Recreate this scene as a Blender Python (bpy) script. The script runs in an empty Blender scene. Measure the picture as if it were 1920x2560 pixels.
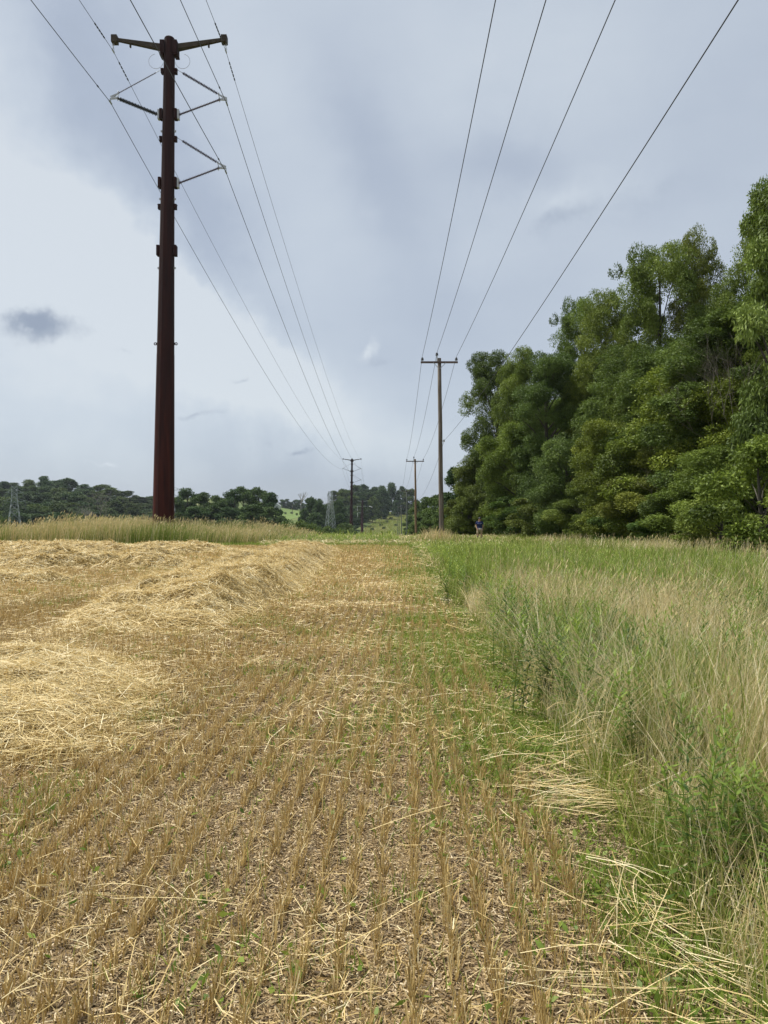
import bpy, math, random
import numpy as np
from mathutils import Vector, Matrix

scene = bpy.context.scene
C = scene.collection
rad = math.radians
rng = np.random.default_rng(7)
random.seed(7)
F = 1860.0; CX = 960.0; HZ = 1298.0; CAMZ = 1.6

# ------------------------------------------------------------------ camera
cam = bpy.data.objects.new('camera', bpy.data.cameras.new('camera'))
C.objects.link(cam)
cam.location = (0, 0, CAMZ)
cam.rotation_euler = (rad(90), 0, 0)
cam.data.sensor_fit = 'VERTICAL'
cam.data.sensor_height = 36.0
cam.data.lens = 36.0 * F / 2560.0
cam.data.shift_y = (HZ - 1280.0) / 2560.0
cam.data.clip_start = 0.05
cam.data.clip_end = 12000
scene.camera = cam
scene.render.resolution_x = 768
scene.render.resolution_y = 1024
scene.view_settings.view_transform = 'Standard'
scene.view_settings.look = 'None'
scene.view_settings.exposure = 0.2
scene.view_settings.gamma = 1.0
try:
    scene.cycles.max_bounces = 6
    scene.cycles.diffuse_bounces = 3
    scene.cycles.transmission_bounces = 3
    scene.cycles.transparent_max_bounces = 4
except Exception:
    pass

# ------------------------------------------------------------------ sun
SUN_EL, SUN_AZ = rad(62), rad(-72)      # azimuth measured from +Y towards +X
sd = Vector((math.sin(SUN_AZ) * math.cos(SUN_EL), math.cos(SUN_AZ) * math.cos(SUN_EL), math.sin(SUN_EL)))
sl = bpy.data.lights.new('sun', 'SUN')
sl.energy = 5.0
sl.angle = rad(14)
sl.color = (1.0, 0.965, 0.90)
sun = bpy.data.objects.new('sun', sl)
C.objects.link(sun)
sun.rotation_euler = sd.to_track_quat('Z', 'Y').to_euler()

# ------------------------------------------------------------------ world
W = bpy.data.worlds.new('World')
scene.world = W
W.use_nodes = True
nt = W.node_tree
nt.nodes.clear()
def wn(t, **k):
    n = nt.nodes.new(t)
    for a, b in k.items():
        setattr(n, a, b)
    return n
def wmath(op, a, b=None, c=None, clamp=False):
    n = wn('ShaderNodeMath', operation=op); n.use_clamp = clamp
    for i, v in enumerate((a, b, c)):
        if v is None: continue
        if isinstance(v, (int, float)): n.inputs[i].default_value = v
        else: nt.links.new(v, n.inputs[i])
    return n.outputs[0]
def wnoise(vec, scale, detail=3, rough=0.5):
    n = wn('ShaderNodeTexNoise'); nt.links.new(vec, n.inputs['Vector'])
    n.inputs['Scale'].default_value = scale; n.inputs['Detail'].default_value = detail
    n.inputs['Roughness'].default_value = rough
    return n
def wmix(fac, a, b):
    n = wn('ShaderNodeMix', data_type='RGBA')
    if isinstance(fac, (int, float)): n.inputs[0].default_value = fac
    else: nt.links.new(fac, n.inputs[0])
    for s, v in ((n.inputs[6], a), (n.inputs[7], b)):
        if isinstance(v, tuple): s.default_value = v + (1,)
        else: nt.links.new(v, s)
    return n.outputs[2]
tc = wn('ShaderNodeTexCoord')
gen = tc.outputs['Generated']
sep = wn('ShaderNodeSeparateXYZ'); nt.links.new(gen, sep.inputs[0])
az = wmath('ARCTAN2', sep.outputs[0], sep.outputs[1])
el = wmath('ARCSINE', sep.outputs[2])
# noise warp of the direction so cloud edges are ragged
w1 = wnoise(gen, 5.0, 5, 0.6)
sw = wn('ShaderNodeSeparateColor'); nt.links.new(w1.outputs['Color'], sw.inputs[0])
w2 = wnoise(gen, 22.0, 4, 0.6)
sw2 = wn('ShaderNodeSeparateColor'); nt.links.new(w2.outputs['Color'], sw2.inputs[0])
def warp(base, c1, c2, a1, a2):
    x = wmath('MULTIPLY_ADD', wmath('SUBTRACT', c1, 0.5), a1, base)
    return wmath('MULTIPLY_ADD', wmath('SUBTRACT', c2, 0.5), a2, x)
azS = warp(az, sw.outputs[0], sw2.outputs[0], 0.20, 0.025)
elS = warp(el, sw.outputs[1], sw2.outputs[1], 0.20, 0.025)
azC = warp(az, sw.outputs[0], sw2.outputs[0], 0.04, 0.05)
elC = warp(el, sw.outputs[1], sw2.outputs[1], 0.03, 0.035)
def blob(cx, cy, rx, ry, ang, amp, small=False):
    u0 = math.atan2(cx - CX, F)
    v0 = math.atan2(HZ - cy, math.hypot(F, cx - CX))
    A, E = (azC, elC) if small else (azS, elS)
    ca, sa = math.cos(rad(ang)), math.sin(rad(ang))
    du = wmath('SUBTRACT', A, u0); dv = wmath('SUBTRACT', E, v0)
    p = wmath('MULTIPLY_ADD', du, ca * F / rx, wmath('MULTIPLY', dv, sa * F / rx))
    q = wmath('MULTIPLY_ADD', du, -sa * F / ry, wmath('MULTIPLY', dv, ca * F / ry))
    d = wmath('MULTIPLY_ADD', p, p, wmath('MULTIPLY', q, q))
    e = wmath('POWER', 2.71828, wmath('MULTIPLY', d, -1.0))
    return wmath('MULTIPLY', e, amp)
def total(lst):
    s = None
    for b in lst:
        o = blob(*b)
        s = o if s is None else wmath('ADD', s, o)
    return s
big = total([
    (40, 590, 290, 270, -35, 0.52), (380, 790, 450, 95, -30, 0.64), (230, 590, 300, 80, -38, 0.16), (700, 960, 380, 130, -25, 0.30),
    (120, 930, 350, 130, 0, 0.10), (20, 130, 160, 130, 0, 0.25),
    (330, 330, 330, 120, -52, -0.42), (560, 690, 300, 60, -38, -0.20), (980, 470, 120, 300, 22, -0.20),
    (860, 300, 120, 160, 20, -0.10),
    (1330, 400, 130, 120, 0, -0.20), (1440, 560, 200, 45, 8, -0.14), (640, 250, 160, 330, 25, 0.16), (840, 620, 150, 160, 0, 0.16), (1300, 120, 320, 170, 0, 0.22),
    (1330, 560, 220, 70, 25, 0.20), (1480, 500, 130, 60, 0, 0.14), (1640, 380, 300, 150, 10, -0.08),
    (180, 250, 100, 200, -20, -0.10), (960, 1060, 220, 70, -5, 0.14),
    (960, 1290, 1500, 150, 0, -0.38),
])
br = wnoise(gen, 2.6, 4, 0.5)
streak = wn('ShaderNodeMapping'); nt.links.new(gen, streak.inputs[0])
streak.inputs['Rotation'].default_value = (0.3, 0.5, 0.2); streak.inputs['Scale'].default_value = (1.2, 3.0, 5.0)
bs = wnoise(streak.outputs[0], 2.2, 4, 0.55)
f0 = wmath('MULTIPLY_ADD', wmath('SUBTRACT', br.outputs[0], 0.5), 0.55, 0.57)
f0 = wmath('MULTIPLY_ADD', wmath('SUBTRACT', bs.outputs[0], 0.5), 0.30, f0)
fsum = wmath('ADD', f0, big)
ramp = wn('ShaderNodeValToRGB'); nt.links.new(fsum, ramp.inputs[0])
e = ramp.color_ramp.elements
e[0].position = 0.0; e[0].color = (0.385, 0.435, 0.505, 1)
e[1].position = 1.0; e[1].color = (0.70, 0.75, 0.795, 1)
for p_, c_ in ((0.30, (0.440, 0.500, 0.600)), (0.55, (0.530, 0.592, 0.678)), (0.78, (0.600, 0.662, 0.735))):
    x_ = e.new(p_); x_.color = c_ + (1,)
sky = wn('ShaderNodeTexSky', sky_type='NISHITA')
sky.sun_disc = False
sky.sun_elevation = SUN_EL
sky.sun_rotation = SUN_AZ
skyv = wn('ShaderNodeVectorMath', operation='SCALE'); nt.links.new(sky.outputs[0], skyv.inputs[0])
skyv.inputs['Scale'].default_value = 0.11
colr = wmix(0.86, skyv.outputs[0], ramp.outputs[0])
grey = total([(100, 812, 120, 36, 4, 0.95, True), (60, 790, 60, 30, 0, 0.4, True), (1400, 545, 170, 30, 12, 0.62, True), (1290, 470, 70, 60, 0, 0.30, True),
              (965, 905, 60, 16, 0, 0.55, True), (600, 947, 32, 7, 0, 0.7, True), (490, 1035, 62, 9, 4, 0.75, True),
              (745, 1136, 62, 9, 6, 0.8, True), (660, 1120, 60, 8, 0, 0.5, True), (315, 880, 40, 12, -10, 0.5, True), (1650, 470, 120, 40, 25, 0.25, True)])
cn = wmath('MULTIPLY_ADD', wnoise(gen, 30.0, 6, 0.65).outputs[0], 0.5, wmath('MULTIPLY', wnoise(gen, 11.0, 4, 0.6).outputs[0], 0.5))
gw = wmath('MULTIPLY', wmath('MULTIPLY_ADD', wmath('MULTIPLY_ADD', wmath('SUBTRACT', cn, 0.5), 5.0, wmath('MULTIPLY', grey, 1.4)), 1.0, -0.42, True), wmath('MULTIPLY', grey, 0.85, None, True), None, True)
colr = wmix(gw, colr, (0.315, 0.375, 0.480))
white = total([(928, 872, 24, 34, -30, 0.75, True), (275, 1156, 36, 8, 0, 0.7, True), (60, 1204, 75, 12, 0, 0.5, True),
               (460, 1235, 60, 14, 0, 0.4, True), (130, 770, 60, 16, 0, 0.3, True), (1400, 500, 90, 26, 10, 0.35, True)])
ww = wmath('MULTIPLY', wmath('MULTIPLY_ADD', wmath('MULTIPLY_ADD', wmath('SUBTRACT', cn, 0.5), 4.0, wmath('MULTIPLY', white, 1.4)), 1.0, -0.30, True), wmath('MULTIPLY', white, 1.6, None, True), None, True)
colr = wmix(ww, colr, (0.68, 0.74, 0.80))
bg = wn('ShaderNodeBackground'); nt.links.new(colr, bg.inputs[0]); bg.inputs[1].default_value = 0.90
wo = wn('ShaderNodeOutputWorld'); nt.links.new(bg.outputs[0], wo.inputs[0])

# ================================================================== helpers
def sm(x, a, b):
    t = np.clip((np.asarray(x, float) - a) / (b - a), 0, 1)
    return t * t * (3 - 2 * t)
def vnoise(x, y, scale, seed=0):
    x = np.asarray(x, float) * scale + 1000.3; y = np.asarray(y, float) * scale + 1000.7
    xi = np.floor(x).astype(np.int64); yi = np.floor(y).astype(np.int64)
    fx = x - xi; fy = y - yi
    fx = fx * fx * (3 - 2 * fx); fy = fy * fy * (3 - 2 * fy)
    def h(i, j):
        n = (i * 374761393 + j * 668265263 + seed * 974711) & 0x7fffffff
        n = ((n ^ (n >> 13)) * 1274126177) & 0x7fffffff
        return ((n ^ (n >> 16)) & 0xffff) / 65535.0
    return (h(xi, yi) * (1 - fx) + h(xi + 1, yi) * fx) * (1 - fy) + (h(xi, yi + 1) * (1 - fx) + h(xi + 1, yi + 1) * fx) * fy
PY = [-200, 62, 80, 101, 159, 251, 335, 430, 480, 520, 720, 900, 1500, 5000]
PZ = [0, 0, -0.9, -2.4, -4.3, -6.3, -7.7, -8.7, -8.5, -6.4, 6.5, 10.5, 14, 14]
def terrain(x, y):
    x = np.asarray(x, float); y = np.asarray(y, float)
    z = np.interp(y, PY, PZ)
    z = z + 16 * sm(y, 300, 560) * sm(-x, 75, 190) * (1 - sm(y, 900, 1600))
    xe = -14 + (y - 460) * 0.09
    z = z + 7 * sm(xe - x, 0, 35) * sm(y, 450, 540) * sm(x, -95, -55) * (1 - sm(y, 760, 900))
    z = z + 3.0 * sm(x, 12, 60) * sm(y, 70, 250)
    z = z + 0.05 * (vnoise(x, y, 0.12, 3) - 0.5) * sm(y, 12, 30)
    return z
def at(px, Z, py=None):
    """photo column (and row) at distance Z -> X (and height)"""
    X = (px - CX) / F * Z
    return X if py is None else (X, CAMZ + (HZ - py) / F * Z)

def new_mesh(name, V, Q, tint=None, smooth=False):
    me = bpy.data.meshes.new(name)
    V = np.ascontiguousarray(V, dtype=np.float32).reshape(-1, 3)
    Q = np.ascontiguousarray(Q, dtype=np.int32)
    k = Q.shape[1]
    me.vertices.add(len(V)); me.vertices.foreach_set('co', V.ravel())
    me.loops.add(Q.size); me.loops.foreach_set('vertex_index', Q.ravel())
    me.polygons.add(len(Q)); me.polygons.foreach_set('loop_start', np.arange(0, Q.size, k, dtype=np.int32))
    if tint is not None:
        a = me.attributes.new('tint', 'FLOAT', 'POINT')
        a.data.foreach_set('value', np.ascontiguousarray(tint, dtype=np.float32))
    me.update(calc_edges=True)
    me.polygons.foreach_set('use_smooth', np.full(len(Q), smooth))
    return me
def link(name, me, mat=None, parent=None):
    o = bpy.data.objects.new(name, me); C.objects.link(o)
    if mat is not None:
        if len(me.materials) == 0: me.materials.append(mat)
    if parent is not None: o.parent = parent
    return o
def tag(o, label=None, cat=None, group=None, kind=None):
    if label: o['label'] = label
    if cat: o['category'] = cat
    if group: o['group'] = group
    if kind: o['kind'] = kind
    return o
def thing(name, label, cat, loc=(0, 0, 0), rz=0.0, group=None):
    o = bpy.data.objects.new(name, None); C.objects.link(o)
    o.location = loc; o.rotation_euler = (0, 0, rz)
    o.empty_display_size = 0.3
    return tag(o, label, cat, group)
def copy_tree(root, parent=None):
    c = root.copy(); C.objects.link(c)
    if parent is not None: c.parent = parent
    for ch in [o for o in list(root.children)]:
        copy_tree(ch, c)
    return c

class Soup:
    """collects quads in numpy batches"""
    def __init__(s): s.V = []; s.Q = []; s.T = []; s.n = 0
    def add(s, V, Q, T):
        V = V.reshape(-1, 3); s.V.append(V); s.Q.append(Q + s.n); s.T.append(T); s.n += len(V)
    def mesh(s, name, smooth=False):
        return new_mesh(name, np.concatenate(s.V), np.concatenate(s.Q), np.concatenate(s.T), smooth)
    def blades(s, P, H, Wd, lean, tint, segs=3, tip=0.15, droop=0.0):
        """upright ribbons. P (N,3), lean (N,2) horizontal offset of the tip"""
        N = len(P)
        if N == 0: return
        t = np.linspace(0, 1, segs + 1)
        c = np.empty((N, segs + 1, 3))
        c[:, :, 0] = P[:, 0, None] + lean[:, 0, None] * t ** 2
        c[:, :, 1] = P[:, 1, None] + lean[:, 1, None] * t ** 2
        c[:, :, 2] = P[:, 2, None] + H[:, None] * (t - droop * t ** 3)
        ph = rng.uniform(0, np.pi, N)
        s_ = np.stack([np.cos(ph), np.sin(ph), 0 * ph], 1)
        w = Wd[:, None] * (1 - (1 - tip) * t[None, :] ** 1.5) * 0.5
        V = np.stack([c - s_[:, None] * w[..., None], c + s_[:, None] * w[..., None]], 2)
        i = np.arange(N)[:, None] * (2 * (segs + 1)) + np.arange(segs)[None] * 2
        Q = np.stack([i, i + 1, i + 3, i + 2], -1).reshape(-1, 4)
        s.add(V, Q, np.repeat(tint, 2 * (segs + 1)))
    def stubs(s, P, D, L, R, tint):
        """three-sided cut stems: base P, unit direction D"""
        N = len(P)
        if N == 0: return
        ph = rng.uniform(0, 6.28, N)
        V = np.empty((N, 6, 3))
        for k in range(3):
            a = ph + k * 2.094
            off = np.stack([np.cos(a), np.sin(a), 0 * a], 1) * R[:, None]
            V[:, k] = P + off; V[:, 3 + k] = P + D * L[:, None] + off * 0.9
        b = np.arange(N)[:, None] * 6
        Q = np.concatenate([b + np.array([[0, 1, 4, 3]]), b + np.array([[1, 2, 5, 4]]), b + np.array([[2, 0, 3, 5]])])
        s.add(V, Q, np.repeat(tint, 6))
    def sticks(s, P, D, L, Wd, tint, bend=None, segs=2):
        """lying straws: centre P, unit direction D; two crossed-normal ribbons are too dear, one tilted ribbon"""
        N = len(P)
        if N == 0: return
        up = rng.normal(0, 0.5, (N, 3)); up[:, 2] = 1
        S = np.cross(D, up); S /= np.linalg.norm(S, axis=1)[:, None] + 1e-9
        t = np.linspace(-0.5, 0.5, segs + 1)
        c = P[:, None] + D[:, None] * (L[:, None] * t[None])[..., None]
        if bend is not None:
            c = c + bend[:, None] * (0.25 - t[None, :, None] ** 2) * 4
        w = (Wd / 2)[:, None, None, None] * S[:, None, None, :]
        V = np.concatenate([c[:, :, None] - w, c[:, :, None] + w], 2)
        i = np.arange(N)[:, None] * (2 * (segs + 1)) + np.arange(segs)[None] * 2
        Q = np.stack([i, i + 1, i + 3, i + 2], -1).reshape(-1, 4)
        s.add(V, Q, np.repeat(tint, 2 * (segs + 1)))
    def kites(s, P, D, L, Wd, tint, up=None):
        """leaves: base P, unit direction D"""
        N = len(P)
        if N == 0: return
        if up is None:
            up = rng.normal(0, 0.7, (N, 3)); up[:, 2] += 1
        S = np.cross(D, up); S /= np.linalg.norm(S, axis=1)[:, None] + 1e-9
        V = np.empty((N, 4, 3))
        m = P + D * (L * 0.45)[:, None]
        V[:, 0] = P; V[:, 2] = P + D * L[:, None]
        V[:, 1] = m - S * (Wd / 2)[:, None]; V[:, 3] = m + S * (Wd / 2)[:, None]
        b = np.arange(N)[:, None] * 4
        s.add(V, b + np.arange(4)[None], np.repeat(tint, 4))
def unit(a): return a / (np.linalg.norm(a, axis=1)[:, None] + 1e-9)

class MB:
    """small hand-modelled meshes"""
    def __init__(s): s.V = []; s.F = []
    def box(s, c, d, rz=0, M=None):
        R = Matrix.Rotation(rz, 3, 'Z') if M is None else M
        n = len(s.V)
        for x, y, z in ((-1,-1,-1),(1,-1,-1),(1,1,-1),(-1,1,-1),(-1,-1,1),(1,-1,1),(1,1,1),(-1,1,1)):
            s.V.append(tuple(Vector(c) + R @ Vector((x*d[0]/2, y*d[1]/2, z*d[2]/2))))
        for f in ((0,3,2,1),(4,5,6,7),(0,1,5,4),(1,2,6,5),(2,3,7,6),(3,0,4,7)):
            s.F.append(tuple(n + i for i in f))
        return s
    def tube(s, pts, rs, seg=8, caps=True, ph=0.0):
        pts = [Vector(p) for p in pts]
        if isinstance(rs, (int, float)): rs = [rs] * len(pts)
        n = len(s.V); m = len(pts); prev = None
        for i, p in enumerate(pts):
            d = (pts[min(i+1, m-1)] - pts[max(i-1, 0)])
            d = d.normalized() if d.length > 1e-9 else Vector((0, 0, 1))
            if prev is None:
                a = d.orthogonal().normalized()
                if abs(d.z) > 0.9: a = (Vector((1, 0, 0)) - d * d.x).normalized()
            else:
                a = (prev - d * prev.dot(d)).normalized()
            prev = a; b = d.cross(a)
            for k in range(seg):
                t = ph + 2 * math.pi * k / seg
                s.V.append(tuple(p + (a * math.cos(t) + b * math.sin(t)) * rs[i]))
        for i in range(m - 1):
            for k in range(seg):
                k2 = (k + 1) % seg
                s.F.append((n + i*seg + k, n + i*seg + k2, n + (i+1)*seg + k2, n + (i+1)*seg + k))
        if caps:
            s.F.append(tuple(n + k for k in reversed(range(seg))))
            s.F.append(tuple(n + (m-1)*seg + k for k in range(seg)))
        return s
    def beam(s, a, b, w0, w1=None, h0=None, h1=None):
        a = Vector(a); b = Vector(b); w1 = w0 if w1 is None else w1
        h0 = w0 if h0 is None else h0; h1 = w1 if h1 is None else h1
        d = (b - a).normalized()
        side = d.cross(Vector((0, 0, 1)))
        side = side.normalized() if side.length > 1e-4 else Vector((1, 0, 0))
        u = side.cross(d).normalized(); n = len(s.V)
        for p, w, h in ((a, w0, h0), (b, w1, h1)):
            for sx, sz in ((-1,-1),(1,-1),(1,1),(-1,1)):
                s.V.append(tuple(p + side*sx*w/2 + u*sz*h/2))
        for f in ((0,1,2,3),(7,6,5,4),(0,4,5,1),(1,5,6,2),(2,6,7,3),(3,7,4,0)):
            s.F.append(tuple(n + i for i in f))
        return s
    def ring(s, c, R, r, axis='Y', seg=24, a0=0, a1=2*math.pi):
        pts = []
        for i in range(seg + 1):
            t = a0 + (a1 - a0) * i / seg
            q = {'Y': (math.cos(t), 0, math.sin(t)), 'Z': (math.cos(t), math.sin(t), 0), 'X': (0, math.cos(t), math.sin(t))}[axis]
            pts.append(Vector(c) + R * Vector(q))
        return s.tube(pts, r, 6)
    def build(s, name, mat, parent=None, smooth=False, bevel=0):
        me = bpy.data.meshes.new(name)
        me.from_pydata(s.V, [], s.F); me.validate(); me.update()
        if smooth:
            me.polygons.foreach_set('use_smooth', [len(p.vertices) == 4 for p in me.polygons])
        o = link(name, me, mat, parent)
        if bevel:
            b = o.modifiers.new('bevel', 'BEVEL'); b.width = bevel; b.segments = 2; b.limit_method = 'ANGLE'
        return o

# ------------------------------------------------------------------ materials
def M_(name):
    m = bpy.data.materials.new(name); m.use_nodes = True
    t = m.node_tree; b = t.nodes['Principled BSDF']
    return m, t, b
def mat_noise(name, cols, scale=4.0, rough=0.7, metallic=0.0, bump=0.0, stretch=(1, 1, 1), detail=5, spec=0.3, bscale=None):
    m, t, b = M_(name)
    c = t.nodes.new('ShaderNodeTexCoord'); mp = t.nodes.new('ShaderNodeMapping')
    t.links.new(c.outputs['Object'], mp.inputs[0]); mp.inputs['Scale'].default_value = stretch
    n = t.nodes.new('ShaderNodeTexNoise'); n.inputs['Scale'].default_value = scale; n.inputs['Detail'].default_value = detail
    t.links.new(mp.outputs[0], n.inputs['Vector'])
    r = t.nodes.new('ShaderNodeValToRGB'); t.links.new(n.outputs[0], r.inputs[0])
    k = len(cols); el_ = r.color_ramp.elements
    el_[0].position = 0.3; el_[0].color = cols[0] + (1,); el_[1].position = 0.7; el_[1].color = cols[-1] + (1,)
    for i in range(1, k - 1):
        x = el_.new(0.3 + 0.4 * i / (k - 1)); x.color = cols[i] + (1,)
    t.links.new(r.outputs[0], b.inputs['Base Color'])
    b.inputs['Roughness'].default_value = rough; b.inputs['Metallic'].default_value = metallic
    b.inputs['Specular IOR Level'].default_value = spec
    if bump:
        n2 = t.nodes.new('ShaderNodeTexNoise'); n2.inputs['Scale'].default_value = bscale or scale * 4
        t.links.new(mp.outputs[0], n2.inputs['Vector'])
        bp = t.nodes.new('ShaderNodeBump'); bp.inputs['Strength'].default_value = bump; bp.inputs['Distance'].default_value = 0.02
        t.links.new(n2.outputs[0], bp.inputs['Height']); t.links.new(bp.outputs[0], b.inputs['Normal'])
    return m
def mat_leaf(name, stops, trans=0.25, rough=0.55, spec=0.3, objcol=False, tcol=None):
    """colour by the per-leaf tint attribute"""
    m, t, b = M_(name)
    a = t.nodes.new('ShaderNodeAttribute'); a.attribute_name = 'tint'
    r = t.nodes.new('ShaderNodeValToRGB'); t.links.new(a.outputs['Fac'], r.inputs[0])
    el_ = r.color_ramp.elements
    el_[0].position = stops[0][0]; el_[0].color = stops[0][1] + (1,)
    el_[1].position = stops[-1][0]; el_[1].color = stops[-1][1] + (1,)
    for p, c in stops[1:-1]:
        x = el_.new(p); x.color = c + (1,)
    col = r.outputs[0]
    if objcol:
        oi = t.nodes.new('ShaderNodeObjectInfo'); mx = t.nodes.new('ShaderNodeMix'); mx.data_type = 'RGBA'; mx.blend_type = 'MULTIPLY'
        mx.inputs[0].default_value = 1.0
        t.links.new(col, mx.inputs[6]); t.links.new(oi.outputs['Color'], mx.inputs[7]); col = mx.outputs[2]
    t.links.new(col, b.inputs['Base Color'])
    b.inputs['Roughness'].default_value = rough; b.inputs['Specular IOR Level'].default_value = spec
    if trans:
        tr = t.nodes.new('ShaderNodeBsdfTranslucent'); ms = t.nodes.new('ShaderNodeMixShader'); ms.inputs[0].default_value = trans
        t.links.new(col, tr.inputs[0]); t.links.new(b.outputs[0], ms.inputs[1]); t.links.new(tr.outputs[0], ms.inputs[2])
        t.links.new(ms.outputs[0], t.nodes['Material Output'].inputs[0])
    return m
def flat(name, col, rough=0.6, metallic=0.0):
    return mat_noise(name, [tuple(c * 0.86 for c in col), tuple(min(1, c * 1.12) for c in col)], 9, rough, metallic)

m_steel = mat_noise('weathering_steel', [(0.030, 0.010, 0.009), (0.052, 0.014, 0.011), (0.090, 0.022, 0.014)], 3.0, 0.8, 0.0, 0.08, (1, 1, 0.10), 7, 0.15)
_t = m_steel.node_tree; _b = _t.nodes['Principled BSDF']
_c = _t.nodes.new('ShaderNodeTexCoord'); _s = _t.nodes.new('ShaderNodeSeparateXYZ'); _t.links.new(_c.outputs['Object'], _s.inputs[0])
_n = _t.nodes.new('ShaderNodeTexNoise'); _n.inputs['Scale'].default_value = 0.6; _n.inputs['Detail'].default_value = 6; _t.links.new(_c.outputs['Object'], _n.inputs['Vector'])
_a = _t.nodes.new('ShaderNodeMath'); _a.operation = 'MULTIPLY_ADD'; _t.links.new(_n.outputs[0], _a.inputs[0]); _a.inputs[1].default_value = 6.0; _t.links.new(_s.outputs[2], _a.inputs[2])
_r = _t.nodes.new('ShaderNodeMapRange'); _t.links.new(_a.outputs[0], _r.inputs[0]); _r.inputs[1].default_value = 4.0; _r.inputs[2].default_value = 20.0  # upper steel darkened in colour for its contrast against bright sky; base stays redder
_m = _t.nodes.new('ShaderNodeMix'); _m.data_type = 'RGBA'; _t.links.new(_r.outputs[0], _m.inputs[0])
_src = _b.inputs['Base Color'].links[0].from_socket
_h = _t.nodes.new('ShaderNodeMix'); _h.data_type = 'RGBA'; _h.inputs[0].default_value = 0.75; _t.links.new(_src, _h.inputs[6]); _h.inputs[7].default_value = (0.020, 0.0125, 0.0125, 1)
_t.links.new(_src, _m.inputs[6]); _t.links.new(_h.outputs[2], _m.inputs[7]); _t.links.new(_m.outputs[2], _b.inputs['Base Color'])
m_steel_arm = mat_noise('weathered_arm_steel', [(0.036, 0.028, 0.018), (0.062, 0.048, 0.028)], 2.0, 0.7)
m_galv = mat_noise('galvanised_steel', [(0.34, 0.36, 0.36), (0.48, 0.50, 0.50)], 5, 0.5, 0.3)
m_lattice = mat_noise('lattice_steel', [(0.19, 0.215, 0.215), (0.30, 0.33, 0.33)], 1, 0.55, 0.1)
m_ins_dark = flat('dark_teal_polymer', (0.050, 0.056, 0.062), 0.45)
m_ins_grey = flat('purple_grey_polymer', (0.13, 0.115, 0.16), 0.45)
m_ins_white = flat('white_porcelain', (0.75, 0.76, 0.74), 0.3)
m_ins_brown = flat('grey_porcelain', (0.10, 0.105, 0.115), 0.25)
m_wire = flat('aluminium_wire', (0.055, 0.055, 0.060), 0.5, 0.3)
m_wood = mat_noise('weathered_wood', [(0.075, 0.060, 0.048), (0.15, 0.125, 0.10), (0.23, 0.195, 0.16)], 9, 0.85, 0, 0.5, (1, 1, 0.08), bscale=30)
m_wood2 = mat_noise('brown_wood', [(0.12, 0.075, 0.04), (0.22, 0.14, 0.08), (0.30, 0.20, 0.12)], 9, 0.85, 0, 0.4, (1, 1, 0.08), bscale=30)
m_wood3 = mat_noise('grey_green_wood', [(0.09, 0.10, 0.08), (0.17, 0.18, 0.15)], 9, 0.85, 0, 0.4, (1, 1, 0.08))
m_arm = mat_noise('crossarm_wood', [(0.085, 0.062, 0.055), (0.16, 0.12, 0.105)], 6, 0.8, 0, 0.3, (0.2, 1, 1))
m_bark = mat_noise('bark', [(0.045, 0.040, 0.030), (0.10, 0.09, 0.07)], 6, 0.9, 0, 0.6, (1, 1, 0.2))
m_deadbark = mat_noise('dead_bark', [(0.16, 0.14, 0.115), (0.27, 0.245, 0.21)], 4, 0.9)
STRAW = [(0.0, (0.14, 0.095, 0.04)), (0.35, (0.47, 0.325, 0.11)), (0.7, (0.67, 0.51, 0.225)), (1.0, (0.76, 0.66, 0.40))]
m_straw = mat_leaf('straw', STRAW, 0.12, 0.5, 0.35)
m_windrow = mat_leaf('windrow_straw', [(0.0, (0.13, 0.09, 0.04)), (0.3, (0.48, 0.355, 0.13)), (0.7, (0.70, 0.55, 0.26)), (1.0, (0.80, 0.71, 0.45))], 0.15, 0.5, 0.35)
m_chaff = mat_leaf('chaff', [(0.0, (0.045, 0.032, 0.022)), (0.35, (0.235, 0.162, 0.082)), (0.7, (0.45, 0.33, 0.165)), (1.0, (0.66, 0.55, 0.37))], 0.0, 0.7)
m_meadow = mat_leaf('meadow_grass', [(0.0, (0.09, 0.14, 0.022)), (0.35, (0.27, 0.33, 0.055)), (0.5, (0.34, 0.36, 0.11)), (0.62, (0.50, 0.40, 0.19)), (0.85, (0.74, 0.605, 0.315)), (1.0, (0.86, 0.77, 0.52))], 0.32, 0.6)
m_weed = mat_leaf('weed_leaves', [(0.0, (0.045, 0.095, 0.015)), (0.5, (0.185, 0.270, 0.040)), (0.85, (0.31, 0.38, 0.065)), (1.0, (0.40, 0.46, 0.10))], 0.40, 0.5)
m_leaf = mat_leaf('tree_leaves', [(0.0, (0.034, 0.052, 0.011)), (0.5, (0.122, 0.164, 0.030)), (0.9, (0.235, 0.285, 0.054)), (1.0, (0.31, 0.36, 0.12))], 0.27, 0.55, 0.22, True)
m_farleaf = mat_leaf('far_tree_leaves', [(0.0, (0.030, 0.055, 0.015)), (0.5, (0.070, 0.108, 0.028)), (1.0, (0.13, 0.175, 0.05))], 0.15, 0.6, 0.2, True)

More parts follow.
